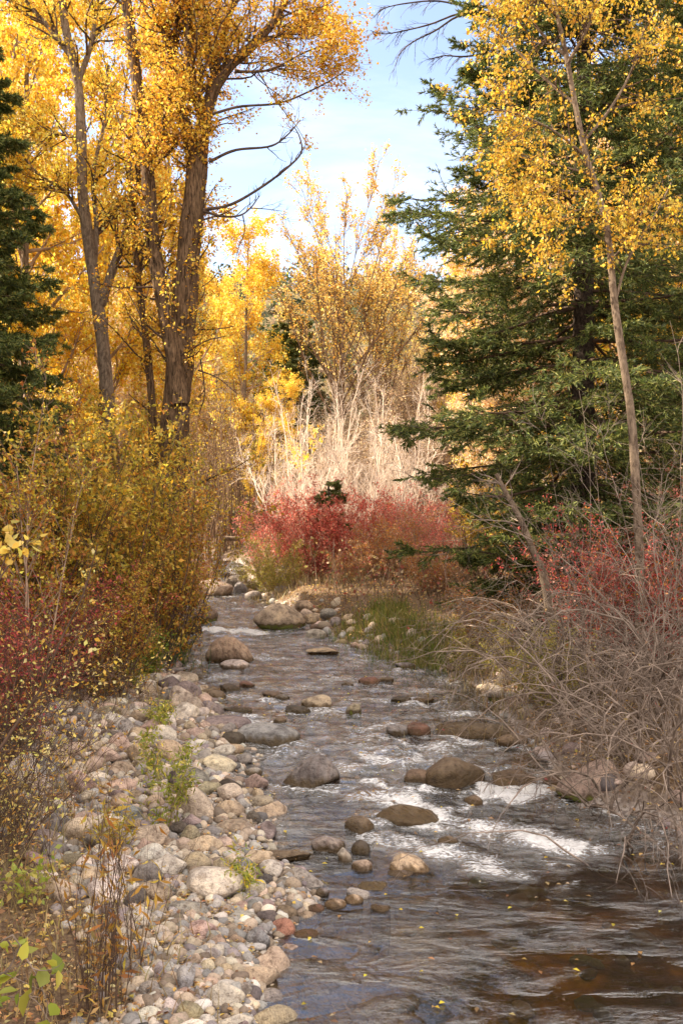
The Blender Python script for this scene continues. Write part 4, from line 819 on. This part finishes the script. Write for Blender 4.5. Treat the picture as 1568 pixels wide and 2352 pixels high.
ARCH2 = kind(gen_shrub(411, 4.3, 9, .38, .011, 6, 1.2, 0, .05, None, M_TW_GREY, w=.10, b=(0, 0, .03), b2=(0, 0, -.10), n2=6, l2=.6, base=.4, up=.1), 'bare_arching_shrub', 'bare shrub')
BRUSH = kind(gen_shrub(412, 1.9, 34, .6, .007, 9, .6, 1, .04, [GOLD[4], (.7, .5, .15), RUST[1]], M_TW_DARK, w=.16, n2=4, l2=.3, base=.5, t0=.05), 'twiggy_brush', 'brush')
SAPL = kind(gen_shrub(413, 4.3, 3, .1, .022, 26, 1.0, 6, .055, RUST[:3] + GOLD[:2] + OLIVE[:1], M_TW_TAN, w=.05, n2=4, l2=.35, base=.15, ang=42, t0=.2), 'aspen_sapling', 'sapling')

def bsh(kd, dx, y, label, rot=0, sc=1, sz=None, group=None, dz=0): return place(kd, at(dx, 0, y)[0], y, label, rot, sc, sz, group, dz)
# left bank
bsh(WIL, 250, 15.5, 'tall olive yellow willow bush in front of the two cottonwood trunks', .3, 1.0, 1.05)
bsh(WIL, 330, 18.0, 'pale yellow green willow bush hiding the foot of the big furrowed trunk', 1.6, .9, 1.0)
bsh(WIL2, 395, 17.2, 'rusty yellow willow bush overhanging the dark bank and the folded brown rock', 2.6, .72, .82)
bsh(WIL2, 340, 15.6, 'dark based amber willow bush leaning to the water left of the folded brown rock', .9, .75, .86)
bsh(WIL, 150, 15.0, 'yellow green willow bush behind the maroon bushes of the left bank', 2.1, .9, .95)
bsh(WIL2, 40, 14.5, 'amber and olive willow bush under the dark spruce', 3.3, .9, .95)
bsh(WIL, 290, 21, 'bright green yellow willow bush behind the slimmer cottonwood trunk', 4.3, 1.1, 1.25)
bsh(WIL2, 180, 20, 'golden willow bush in front of the dark spruce trunk', 5.3, 1.1, 1.2)
bsh(WIL2, 250, 13.0, 'low brownish willow bush at the top end of the cobble bar', 1.3, .55, .52)
bsh(SAPL, 75, 12.0, 'young aspen sapling with thin pale stem and orange and green leaves', .5, 1, .98)
bsh(MARB, 90, 12.6, 'maroon dogwood bush at the edge of the cobble bar', .4, .9, .72)
bsh(MARB, 195, 13.8, 'maroon dogwood bush beside the dark grass tuft', 1.7, .8, .72)
bsh(MARB, -10, 10.6, 'dark red dogwood bush at the left edge above the twiggy brush', 3.0, .9, .72)
bsh(BRUSH, 0, 9.6, 'twiggy brush with scattered yellow leaves behind the dark leaning stem', .4, 1.0, 1.0)
bsh(BRUSH, -60, 7.6, 'twiggy brush with scattered yellow leaves at the left edge of the frame', 1.5, .8, .85)
bsh(BRUSH, 130, 12.3, 'twiggy brush with a few yellow leaves in front of the maroon bushes', 2.5, .9, .8)
bsh(BRUSH, -10, 8.2, 'low grey twiggy brush over the soil left of the cobbles', 3.5, .6, .45)
bsh(RUSB, 330, 23, 'rusty undergrowth bush behind the willows at the foot of the big trunk', 3.5, 1.2, 1.1)
bsh(RUSB, 430, 24.5, 'low rusty bush on the left bank where the creek narrows', 1.5, .75, .6)
bsh(RUSB, 455, 29, 'small rusty orange bush beside the far bend of the creek', 2.5, .8, .6)
# middle
TG = 'grey alder clumps of the thicket'
LST = [(485, 39.5, 1), (520, 40.5, 1.05), (555, 41.5, 1), (592, 43, 1.1), (630, 44, 1.1), (500, 43, 1.25), (455, 41, 1.1), (570, 46, 1.3), (670, 46, 1.1), (610, 50, 1.3)]
for i, (dx, y, s_) in enumerate(LST):
    bsh(THK, dx, y, ['tan stemmed alder clump nearest the left bank of the creek', 'straight stemmed alder clump left of the fallen log'][i] if i < 2 else f'grey brown alder clump left of the white brush, {nth(LST, i)} from the left', i * 1.2, s_, s_ * .95, TG)
for i, (dx, y, s_, lb) in enumerate([(690, 33, 1.0, 'leftmost bare white shrub, with yellow leaves left at its tips'), (735, 31, .85, 'bare white shrub behind the very small spruce'), (780, 33, 1.0, 'bare white shrub right behind the middle of the red bushes'), (825, 31.5, .9, 'bright bare white shrub with curving stems above the red bushes'),
                                (870, 30, .82, 'low bare white shrub with curved antler like stems'), (925, 33, .95, 'bare white shrub left of the spruce branch tips'), (965, 34, .95, 'bare white shrub touching the spruce branch tips'), (655, 35, .85, 'small bare white shrub behind the pink tinted bushes')]):
    bsh(WHB, dx, y, lb, i * 1.4, s_ * 1.15, s_ * 1.38, 'bare white shrubs above the red bushes')
b_ = gen_shrub(421, 5.0, 6, .25, .006, 6, .6, 4, .10, GOLD, M_TW_PALE, n2=3, l2=.3, fol_t0=.4, t0=.75)
bsh(kind(b_, 'yellow_leaved_shrub', 'shrub'), 692, 32.6, 'thin shrub with a few bright yellow leaves at the top of the white brush', 0, 1, 1)
bsh(REDB, 720, 26.5, 'bright red dogwood bush behind the big smooth tan boulder', .5, .95, .95)
bsh(REDB, 790, 27, 'dense crimson dogwood bush in the middle of the red bushes', 1.5, 1.0, 1.0)
bsh(REDB, 850, 28.5, 'red dogwood bush under the low white shrub with curved stems', 2.5, .95, .95)
bsh(PNKB, 615, 30.5, 'pink tinted dogwood bush at the left end of the red bushes', .3, .95, .95)
bsh(PNKB, 665, 31, 'pinkish red dogwood bush behind the olive bush', 1.3, 1.0, 1.1)
bsh(PNKB, 905, 29.5, 'pinkish orange dogwood bush right of the crimson bushes', 2.3, .95, .9)
bsh(PNKB, 965, 27, 'pinkish red dogwood bush below the spruce branch tips', 3.3, .95, .95)
bsh(PNKB, 1010, 25, 'low pink dogwood bush against the dark lower spruce branches', 4.3, .8, .8)
bsh(RUSB, 920, 25.5, 'brown orange bush between the crimson bushes and the spruce', .8, .95, .95)
bsh(RUSB, 870, 25.5, 'low brownish bush in front of the crimson dogwood', 1.9, .8, .7)
bsh(RUSB, 985, 22.5, 'rusty low bush on the grassy bank below the spruce', 2.9, .7, .55)
bsh(RUSB, 800, 25, 'small rusty bush at the foot of the crimson dogwood', 3.9, .6, .45)
bsh(OLB, 636, 25.8, 'olive green rounded bush left of the big boulder by the red bushes', .3, .8, .78)
bsh(OLB, 590, 28, 'small olive bush on the bank near the far pinkish boulder', 1.3, .55, .5)
# right
AG = 'bare arching shrubs on the right bank'
for i, (dx, y, kd, s_, sz, lb) in enumerate([(1225, 14.0, ARCH, .72, .75, 'bare grey shrub with hooped stems at the left end of the right bank tangle'), (1275, 13.0, ARCH, .8, .85, 'bare grey shrub with hooped stems in front of the broken leaning trunk'), (1350, 12.0, ARCH, .8, .85, 'bare grey shrub right of the broken leaning trunk, hanging over the riffle'),
        (1410, 10.8, ARCH, .8, .8, 'bare grey shrub hanging over the pinkish boulder with the mossy foot'), (1490, 10.2, ARCH, .85, .85, 'bare grey shrub in front of the slender cottonwood, drooping to the pool'), (1590, 9.4, ARCH, .85, .85, 'bare grey shrub at the right edge drooping to the dark pool'),
        (1330, 13.5, ARCH2, 1, 1.0, 'tall thin bare shrub crossing the dark spruce trunk'), (1530, 11.4, ARCH2, 1.05, 1.15, 'tall thin bare shrub between the slender cottonwood and the right edge'),
        (1600, 10.6, ARCH2, 1, 1.15, 'tallest bare shrub, reaching in from the right edge'), (1410, 9.6, ARCH, .7, .6, 'low bare shrub behind the pinkish boulder, its twigs dipping in the pool'), (1350, 13.8, ARCH, .9, .85, 'bare shrub directly below the dark spruce trunk'), (1450, 12.4, ARCH, .9, .95, 'bare shrub directly behind the foot of the slender cottonwood'), (1550, 11.2, ARCH, .95, 1.0, 'second row bare shrub near the right edge'), (1530, 8.6, ARCH, .75, .65, 'nearest low bare shrub, its twigs dipping into the dark pool')]):
    bsh(kd, dx, y, lb, i * 1.15, s_, sz, AG)
bsh(MARB, 1370, 14.5, 'maroon dogwood bush behind the bare shrubs under the spruce', .5, .95, .95)
bsh(MARB, 1440, 13.6, 'maroon dogwood bush right behind the slender cottonwood foot', 1.5, .9, .85)
bsh(MARB, 1560, 13.0, 'maroon dogwood bush at the right edge behind the bare shrubs', 2.5, 1.0, .95)
bsh(PNKB, 1520, 20, 'pinkish dogwood bush in sunlight right of the slender cottonwood trunk', 3.5, 1.1, 1.1)
bsh(PNKB, 1460, 22, 'pinkish dogwood bush seen just behind the slender cottonwood trunk', 1.5, 1.1, 1.1)
bsh(RUSB, 1120, 16.0, 'rusty yellow low bush under the lowest spruce branches', 4.5, .8, .6)
bsh(WIL2, 1220, 22, 'amber leaved bush glowing behind the lower spruce branches', 4.5, .9, .8)
bsh(WIL, 1120, 24, 'yellow bush glowing behind the spruce branch tips', 2.5, .9, .7)
bsh(OLB, 1250, 12.4, 'small yellowing bush inside the bare tangle above the riffle', 2.5, .55, .55)
bsh(OLB, 1100, 15.2, 'small yellow bush on the grassy bank beside the hooped bare shrub', 3.5, .5, .5)
# broken leaning trunk
P, R = limb([(1250, 1340), (1225, 1270), (1195, 1195), (1160, 1130), (1138, 1088)], 13.6, 20, 9, down=(.2, 0)); org = (P[0][0][0], P[0][0][1], P[0][0][2])
t = root('broken_tree', org, 'broken bare leaning trunk with a snapped top in front of the spruce', 'dead tree'); b = Buf(); b.add(*tubes(P, R, 9)); put('trunk', b.mesh('trunk', org, True, M_BARKL), t)
g = grow(np.random.default_rng(77), P, R, [dict(n=12, t0=.3, ang=50, l=(.4, 1.1), K=7, w=.15, rmax=.012), dict(n=4, l=(.2, .4), K=4, rmax=.005, s=3)]); put('branches', twig_mesh('branches', g, org, M_TW_GREY), t)
# dead snag whose drooping branches reach in at the top
rng = np.random.default_rng(88); YS = 15.5
T0 = limb([(1345, 1300), (1342, 900), (1335, 400), (1330, 0), (1328, -60)], YS + 2.2, 12, 9, down=(0, 0)); org = tuple(T0[0][0][0]); t = root('dead_spruce', org, 'dead spruce with drooping bare dark branches over the gap of sky', 'dead tree')
b = Buf(); b.add(*tubes(T0[0], T0[1], 9)); put('trunk', b.mesh('trunk', org, True, M_BARKS), t)
for pts in ([(1331, 30), (1150, 20), (1062, 12), (1000, 2), (930, 8), (880, 20), (858, 40)], [(1331, 60), (1150, 35), (1062, 30), (990, 55), (930, 70), (880, 78), (850, 70)], [(1332, 80), (1150, 40), (1062, 34), (1000, 70), (950, 95), (920, 120), (908, 150)], [(1333, 150), (1150, 125), (1064, 130), (1020, 128), (985, 138)]):
    P, R = limb(pts, YS + 2.2, 7, 1.5); g = grow(rng, P, R, [dict(n=20, t0=.4, ang=35, l=(.15, .7), K=7, w=.1, b=(0, 0, -.12), rmax=.006, s=3), dict(n=3, ang=30, l=(.1, .25), K=4, b=(0, 0, -.1), rmax=.003, s=3)])
    b = Buf(); b.add(*tubes(P, R, 6)); [b.add(*tubes(*q)) for q in g]; put('bare_branch', b.mesh('bare_branch', org, True, M_TW_DARK), t)
# half bare tree behind the spruce tips, dark twigs against the sky
HT = kind(gen_tree(305, 15, .13, 22, .3, 42, 3.6, [dict(n=8, ang=38, l=(.8, 1.6), K=7, w=.12, rmax=.02), dict(n=5, ang=38, l=(.3, .8), K=4, w=.12, rmax=.008, s=3)], 1, .10, AMBER + [(.35, .2, .12)], twm=M_TW_DARK), 'thin_cottonwood_tree', 'tree')
place(HT, at(1140, 0, 30)[0], 30, 'thin nearly leafless tree with dark twigs beside the upper spruce tips', 1.0, 1.0, 1.0)

# ---- foreground weeds and stalks
def weed(seed, dx, dy, H, n, spread, pal, label, name='weed', leafn=7, size=.05, ratio=.28, stemm=None, dxy=(0, 0), nl=5, ll=.25, cat='weed', w=.05, Y=None, base=.06):
    g = ground(dx, dy); mm = gen_shrub(seed, H, n, spread, .0045, nl, ll, leafn, size, pal, stemm or M_TW_TAN, w=w, n2=2, l2=.1, ratio=ratio, ang=32, base=base, t0=.1, up=.4)
    t = root(name, tuple(g), label, cat); put('stems', mm[0], t); put('twigs', mm[1], t)
    if mm[2]: put('leaves', mm[2], t)
    return t
weed(501, 385, 1905, 1.05, 9, .25, WEED, 'tall leafy green weed growing between the leaning tan boulder and the blocky cream boulder', leafn=6, size=.06)
weed(502, 352, 1790, .5, 5, .3, WEED + [GOLD[0]], 'yellow green weed on the cobbles behind the tall leafy one', leafn=5)
weed(503, 375, 1680, .5, 5, .4, WEED + [GOLD[1]], 'thin yellowish weed at the upper cobbles left of the upright yellowish boulder')
weed(504, 290, 1590, .6, 12, .5, WEED, 'low spreading weed among the far cobbles below the dark grass tuft')
weed(505, 345, 1560, .8, 12, .4, [(.20, .30, .03), (.28, .36, .04), (.5, .35, .05)], 'fresh green weed at the foot of the overhanging willow', leafn=9, size=.06)
weed(506, 555, 2060, .28, 8, .5, WEED + [GOLD[0]], 'small yellow green sprig right of the biggest pale boulder', leafn=4)
weed(507, 230, 2325, 1.35, 26, .16, [(.45, .22, .03), (.35, .15, .04), (.5, .3, .05)], 'clump of tall dry brown stalks with a few orange leaves', 'dry_stalks', 1, .075, .2, M_TW_DARK, nl=3, ll=.22, cat='dry plant', base=.14)
weed(508, 300, 2240, 1.2, 14, .2, [(.55, .35, .04), (.45, .22, .03)], 'thinner dry stalks with yellow leaf tips in front of the whitish boulder', 'dry_stalks', 1, .09, .2, M_TW_DARK, nl=2, ll=.2, cat='dry plant', base=.12)
weed(509, 150, 2352, .7, 12, .5, [(.35, .18, .04), (.45, .3, .1)], 'low dry stalks on the leaf covered soil', 'dry_stalks', 1, .05, .3, M_TW_DARK, nl=3, ll=.2, cat='dry plant', base=.12)
weed(510, 70, 2080, .32, 9, .8, [(.34, .40, .06), (.42, .40, .08), (.5, .4, .1)], 'low pale green sprigs left of the white and pinkish boulders', leafn=2, size=.05, ratio=.6)
weed(511, 250, 1960, .5, 8, .3, [(.6, .42, .06), (.5, .4, .06)], 'few yellow leaved sprigs rising behind the whitish boulder', leafn=2, size=.07)
# leafy sprig near the camera, bottom left corner
rng = np.random.default_rng(66); YN = 4.3; gx0 = at(-60, 0, YN)[0]; gz0 = float(Hf(gx0, YN))
S = [smooth_path([(gx0 - .1, YN, gz0), at(0, 2175, YN), at(70, 2215, YN), at(120, 2330, YN)], 12), smooth_path([(gx0, YN, gz0), at(-20, 2280, YN), at(20, 2230, YN), at(40, 2180, YN)], 12), smooth_path([(gx0, YN, gz0), at(-10, 2330, YN), at(40, 2290, YN), at(90, 2290, YN)], 12)]
P = np.array(S); R = taper(np.full(3, .006), 12, .3); t = root('leafy_sapling', (gx0, YN, gz0), 'leafy bush corner with fresh lime green leaves, nearest plant of all', 'shrub')
g = grow(rng, P, R, [dict(n=5, ang=45, l=(.1, .3), K=6, w=.15, rmax=.003, s=4)]); put('stems', twig_mesh('stems', [(P, R, 6)] + g, (gx0, YN, gz0), M_TW_GREY), t)
put('leaves', leaf_mesh('leaves', rng, g[0][0], 2, .085, .62, [(.36, .38, .05), (.42, .40, .06), (.24, .28, .04)], (gx0, YN, gz0), t0=.5, jit=.01, detail=True), t)
# dark leaning stem with yellow leaves, left foreground
YL = 7.0; P1, R1 = limb([(-30, 1790), (20, 1690), (90, 1590), (140, 1470), (190, 1370), (225, 1250)], YL, 9, 2.5, down=(-.3, 0)); P2, R2 = limb([(90, 1590), (150, 1560), (235, 1530)], YL, 3, 1); P3, R3 = limb([(-40, 1730), (60, 1722), (150, 1735), (230, 1700)], YL, 3, 1)
org = tuple(P1[0][0]); t = root('leaning_sapling', org, 'dark leaning sapling stem with sparse pale yellow leaves over the cobbles', 'sapling')
rng = np.random.default_rng(67); tw = [(P1, R1, 8), (P2, R2, 5), (P3, R3, 5)]; lp = []
for P, R in ((P1, R1), (P2, R2), (P3, R3)):
    g = grow(rng, P, R, [dict(n=20, t0=.2, ang=50, l=(.25, .7), K=7, w=.15, rmax=.004, s=3, b=(0, 0, .04)), dict(n=3, l=(.08, .2), K=4, rmax=.002, s=3)]); tw += g; lp.append(g[0][0])
put('stems', twig_mesh('stems', tw, org, M_TW_DARK), t); put('leaves', leaf_mesh('leaves', rng, np.concatenate(lp), 4, .036, .6, [(.80, .60, .16), (.75, .48, .08), (.82, .68, .3)], org, jit=.02), t)
P = np.array([smooth_path([at(-60, 1500, 5.2), at(-20, 1380, 5.2), at(10, 1290, 5.2), at(35, 1215, 5.2)], 12), smooth_path([at(-50, 1450, 5.2), at(0, 1330, 5.2), at(45, 1270, 5.2), at(70, 1240, 5.2)], 12)])
P[:, 0] = [at(-70, 0, 5.2)[0], 5.2, float(Hf(at(-70, 0, 5.2)[0], 5.2))]; org = tuple(P[0][0]); rng = np.random.default_rng(68); R = taper(np.full(2, .007), 12, .3)
t = root('yellow_leaved_sapling', org, 'near sapling tip with large bright yellow leaves at the left edge', 'sapling'); g = grow(rng, P, R, [dict(n=9, t0=.4, ang=50, l=(.08, .25), K=5, rmax=.002, s=3)])
put('stems', twig_mesh('stems', [(P, R, 6)] + g, org, M_TW_DARK), t); put('leaves', leaf_mesh('leaves', rng, g[0][0], 3, .045, .65, [(.80, .58, .10), (.75, .48, .06), (.7, .55, .16)], org, jit=.01, detail=True), t)

# driftwood on the left edge of the water
P, R = limb([(372, 1440), (395, 1470), (425, 1483), (460, 1482), (490, 1472)], 22.3, 13, 8); P2, R2 = limb([(378, 1425), (390, 1450), (410, 1475)], 22.3, 10, 7)
org = tuple(P[0][2]); t = root('driftwood_log', org, 'bent brown driftwood log lying at the water edge under the overhanging willow', 'log'); b = Buf(); b.add(*tubes(P, R, 10)); put('trunk', b.mesh('trunk', org, True, M_BARK), t); b = Buf(); b.add(*tubes(P2, R2, 8)); put('root', b.mesh('root', org, True, M_BARK), t)
P, R = limb([(515, 1236), (560, 1238), (615, 1240), (650, 1238)], 33, 11, 9); org = tuple(P[0][2]); t = root('fallen_log', org, 'pale fallen log lying across the far bend of the creek', 'log')
b = Buf(); b.add(*tubes(P, R, 10)); put('trunk', b.mesh('trunk', org, True, M_BARKL), t); g = grow(np.random.default_rng(9), P, R, [dict(n=3, ang=70, l=(.3, .7), K=5, rmax=.03, up=-1.5)]); put('branches', twig_mesh('branches', g, org, M_TW_TAN), t)

# ---- grass, undergrowth, fallen leaves (nobody could count them)
def grass(name, spots, label, pal, seed):
    r_ = np.random.default_rng(seed); b = Buf()
    for dx, dy, rx, ry, H, n in spots:
        g = ground(dx, dy); X = g[0] + r_.normal(size=n) * rx; Y = g[1] + r_.normal(size=n) * ry; S = np.stack([X, Y, Hf(X, Y) - .02], -1)
        P = curves(r_, S, np.stack([r_.normal(size=n) * .25, r_.normal(size=n) * .25, np.ones(n)], -1), H * (.5 + .6 * r_.random(n)), 6, .08, (0, 0, 0), (0, 0, -.18)); a = r_.random(n) * 3.14; W = taper(np.full(n, .006 * (.8 + g[1] / 25)), 6, .1)[..., None] * np.stack([np.cos(a), np.sin(a), 0 * a], -1)[:, None]
        V = np.stack([P - W, P + W], 2).reshape(-1, 3); i = (np.arange(n)[:, None] * 12 + np.arange(5)[None] * 2).ravel(); F = np.stack([i, i + 1, i + 3, i + 2], -1); b.add(V, F, np.repeat(pick(r_, pal, n, .2), 12, 0))
    return tag(put(name, b.mesh(name, mat=M_GRASS)), label, kind='stuff')
grass('bank_grass', [(890, 1455, .35, .6, .32, 900), (945, 1500, .35, .4, .30, 900), (985, 1520, .3, .3, .25, 700), (890, 1405, .25, .5, .36, 350), (820, 1440, .35, .4, .22, 600), (1010, 1470, .5, .7, .3, 700), (1060, 1510, .5, .5, .3, 600)],
      'tall green and straw coloured grass on the right bank', [(.10, .15, .025), (.16, .20, .03), (.36, .28, .10), (.20, .20, .04), (.30, .26, .06)], 31)
grass('left_grass', [(280, 1510, .45, .35, .75, 2400), (330, 1500, .3, .3, .6, 900)], 'dark green grass tuft below the willow bushes', [(.05, .10, .03), (.08, .13, .03), (.04, .07, .03), (.16, .18, .05)], 32)
grass('dry_grass', [(150, 2200, .5, .6, .25, 500), (60, 1900, .4, .8, .3, 500), (330, 1620, .5, .6, .3, 300), (700, 1340, 1.8, .8, .35, 900), (420, 1330, .8, .9, .4, 900), (1180, 1560, .5, 1.0, .35, 700), (1300, 1560, .8, .8, .4, 700)], 'thin dry grass on the soil of both banks', [(.35, .26, .12), (.28, .18, .08), (.42, .33, .16)], 33)
def undergrowth():
    r_ = np.random.default_rng(41); b = Buf(); n = 9000
    y = 20 + 45 * r_.random(n); x = (r_.random(n) * 2 - 1) * (y * .5 + 2); L = np.interp(y, _eY, _eL); Rr = np.interp(y, _eY, _eR); k = ((x < L - .4) | (x > Rr + .5)) | (y > 42); x, y = x[k], y[k]; n = len(x)
    S = np.stack([x, y, Hf(x, y) - .02], -1); P = curves(r_, S, np.stack([r_.normal(size=n) * .4, r_.normal(size=n) * .4, np.ones(n)], -1), .5 + .9 * r_.random(n), 6, .14); b.add(*tubes(P, taper(np.full(n, .008), 6, .4), 3))
    b.C[0] = np.repeat(pick(r_, [(.30, .20, .13), (.22, .14, .09), (.40, .28, .2)], n), 18, 0)
    C, T = pts_on(r_, P, 7, .2); V, F, c = leaves(r_, C, T, .08, .6, [(.38, .22, .10), (.45, .30, .12), (.40, .12, .08), (.28, .22, .08), (.5, .35, .2)], jit=.1); b.add(V, F, c); return tag(put('undergrowth', b.mesh('undergrowth', mat=M_LEAF)), 'low brown and rusty undergrowth covering the valley floor', kind='stuff')
undergrowth()
def litter(name, n, gen, size, label, seed, pal):
    r_ = np.random.default_rng(seed); X, Y = gen(r_, n); n = len(X); N_ = nrm(np.stack([r_.normal(size=n) * .35, r_.normal(size=n) * .35, np.ones(n)], -1)); d = nrm(np.cross(N_, r_.normal(size=(n, 3)))); s = np.cross(N_, d)
    C = np.stack([X, Y, Hf(X, Y) + .012 + .03 * r_.random(n)], -1); L = (size * (.6 + .8 * r_.random(n)))[:, None]
    V = np.stack([C - d * L * .5, C + s * L * .33 + N_ * L * .12, C + d * L * .5, C - s * L * .33 + N_ * L * .12], 1).reshape(-1, 3); b = Buf(); b.add(V, np.arange(n * 4).reshape(-1, 4), np.repeat(pick(r_, pal, n, .25), 4, 0)); return tag(put(name, b.mesh(name, mat=M_LEAF)), label, kind='stuff')
LIT = [(.62, .40, .16), (.50, .28, .10), (.40, .20, .08), (.70, .52, .26), (.28, .16, .09), (.72, .50, .12)]
def g_lit(r_, n):
    y = 4.3 + 11 * r_.random(n) ** 1.3; B = bar_left(y) + .9 - 3.6 * r_.random(n) ** 1.2; return B, y
def g_lit2(r_, n):
    y = 4.6 + 12 * r_.random(n) ** 1.2; L = np.interp(y, _eY, _eL); return L + .05 - 2.2 * r_.random(n), y
litter('fallen_leaves', 11000, g_lit, .042, 'dry tan and yellow leaves lying on the soil beside the cobbles', 51, LIT)
litter('leaf_litter', 5000, g_lit2, .035, 'fallen leaves caught between the cobbles', 52, LIT)
def g_lit3(r_, n):
    y = 8.5 + 16 * r_.random(n); R = np.interp(y, _eY, _eR); return R + .1 + 3 * r_.random(n) ** 1.4, y
litter('right_bank_leaves', 5000, g_lit3, .05, 'fallen leaves under the bare shrubs of the right bank', 53, LIT)

def hill_woods():
    r_ = np.random.default_rng(61); n = 2600; y = 60 + 110 * r_.random(n); x = (r_.random(n) * 2 - 1) * (y * .55 + 4); b = Buf(); m = 46
    C = np.stack([x, y, Hf(x, y)], -1); H = 1.2 + 3.5 * r_.random(n) ** 2; pal = np.array([(.07, .10, .035), (.09, .11, .04), (.30, .21, .12), (.42, .30, .18), (.55, .38, .12), (.06, .08, .04)])
    ci = pal[(r_.random(n) * 6).astype(int)]; u = nrm(r_.normal(size=(n, m, 3))) * r_.random((n, m, 1)) ** .4; Q = C[:, None] + u * np.stack([H * .5, H * .5, H * .6], -1)[:, None] + np.array([0, 0, 1]) * (H * .5)[:, None, None]
    Q = Q.reshape(-1, 3); V, F, c = leaves(r_, Q, r_.normal(size=Q.shape), .55, .7, [(1, 1, 1)]); c = np.repeat(np.repeat(ci, m, 0), 4, 0) * c * .9; b.add(V, F, c)
    return tag(put('hillside_woods', b.mesh('hillside_woods', mat=M_LEAF)), 'scrubby woods of juniper and bare brush on the far hillside', kind='stuff')
hill_woods()

def floating():
    r_ = np.random.default_rng(58); n = 620; Y = 5.2 + 18 * r_.random(n) ** 1.3; L = np.interp(Y, _eY, _eL); Rr = np.interp(Y, _eY, _eR); e = r_.random(n) ** 2.2
    X = np.where(r_.random(n) < .5, L + (Rr - L) * e * .6, Rr - (Rr - L) * e * .6); Z = water_z(X, Y) + .012; a = r_.random(n) * 6.28; d = np.stack([np.cos(a), np.sin(a), r_.normal(size=n) * .12], -1); s_ = np.stack([-np.sin(a), np.cos(a), r_.normal(size=n) * .12], -1)
    C = np.stack([X, Y, Z], -1); Ln = (.045 * (.6 + .7 * r_.random(n)))[:, None]; up = np.array([0, 0, .008])
    V = np.stack([C - d * Ln * .5, C + s_ * Ln * .32 + up, C + d * Ln * .5, C - s_ * Ln * .32 + up], 1).reshape(-1, 3); b = Buf(); b.add(V, np.arange(n * 4).reshape(-1, 4), np.repeat(pick(r_, LIT + GOLD[:2], n, .2), 4, 0))
    return tag(put('floating_leaves', b.mesh('floating_leaves', mat=M_LEAF)), 'fallen yellow leaves floating on the creek and caught along its edges', kind='stuff')
floating()
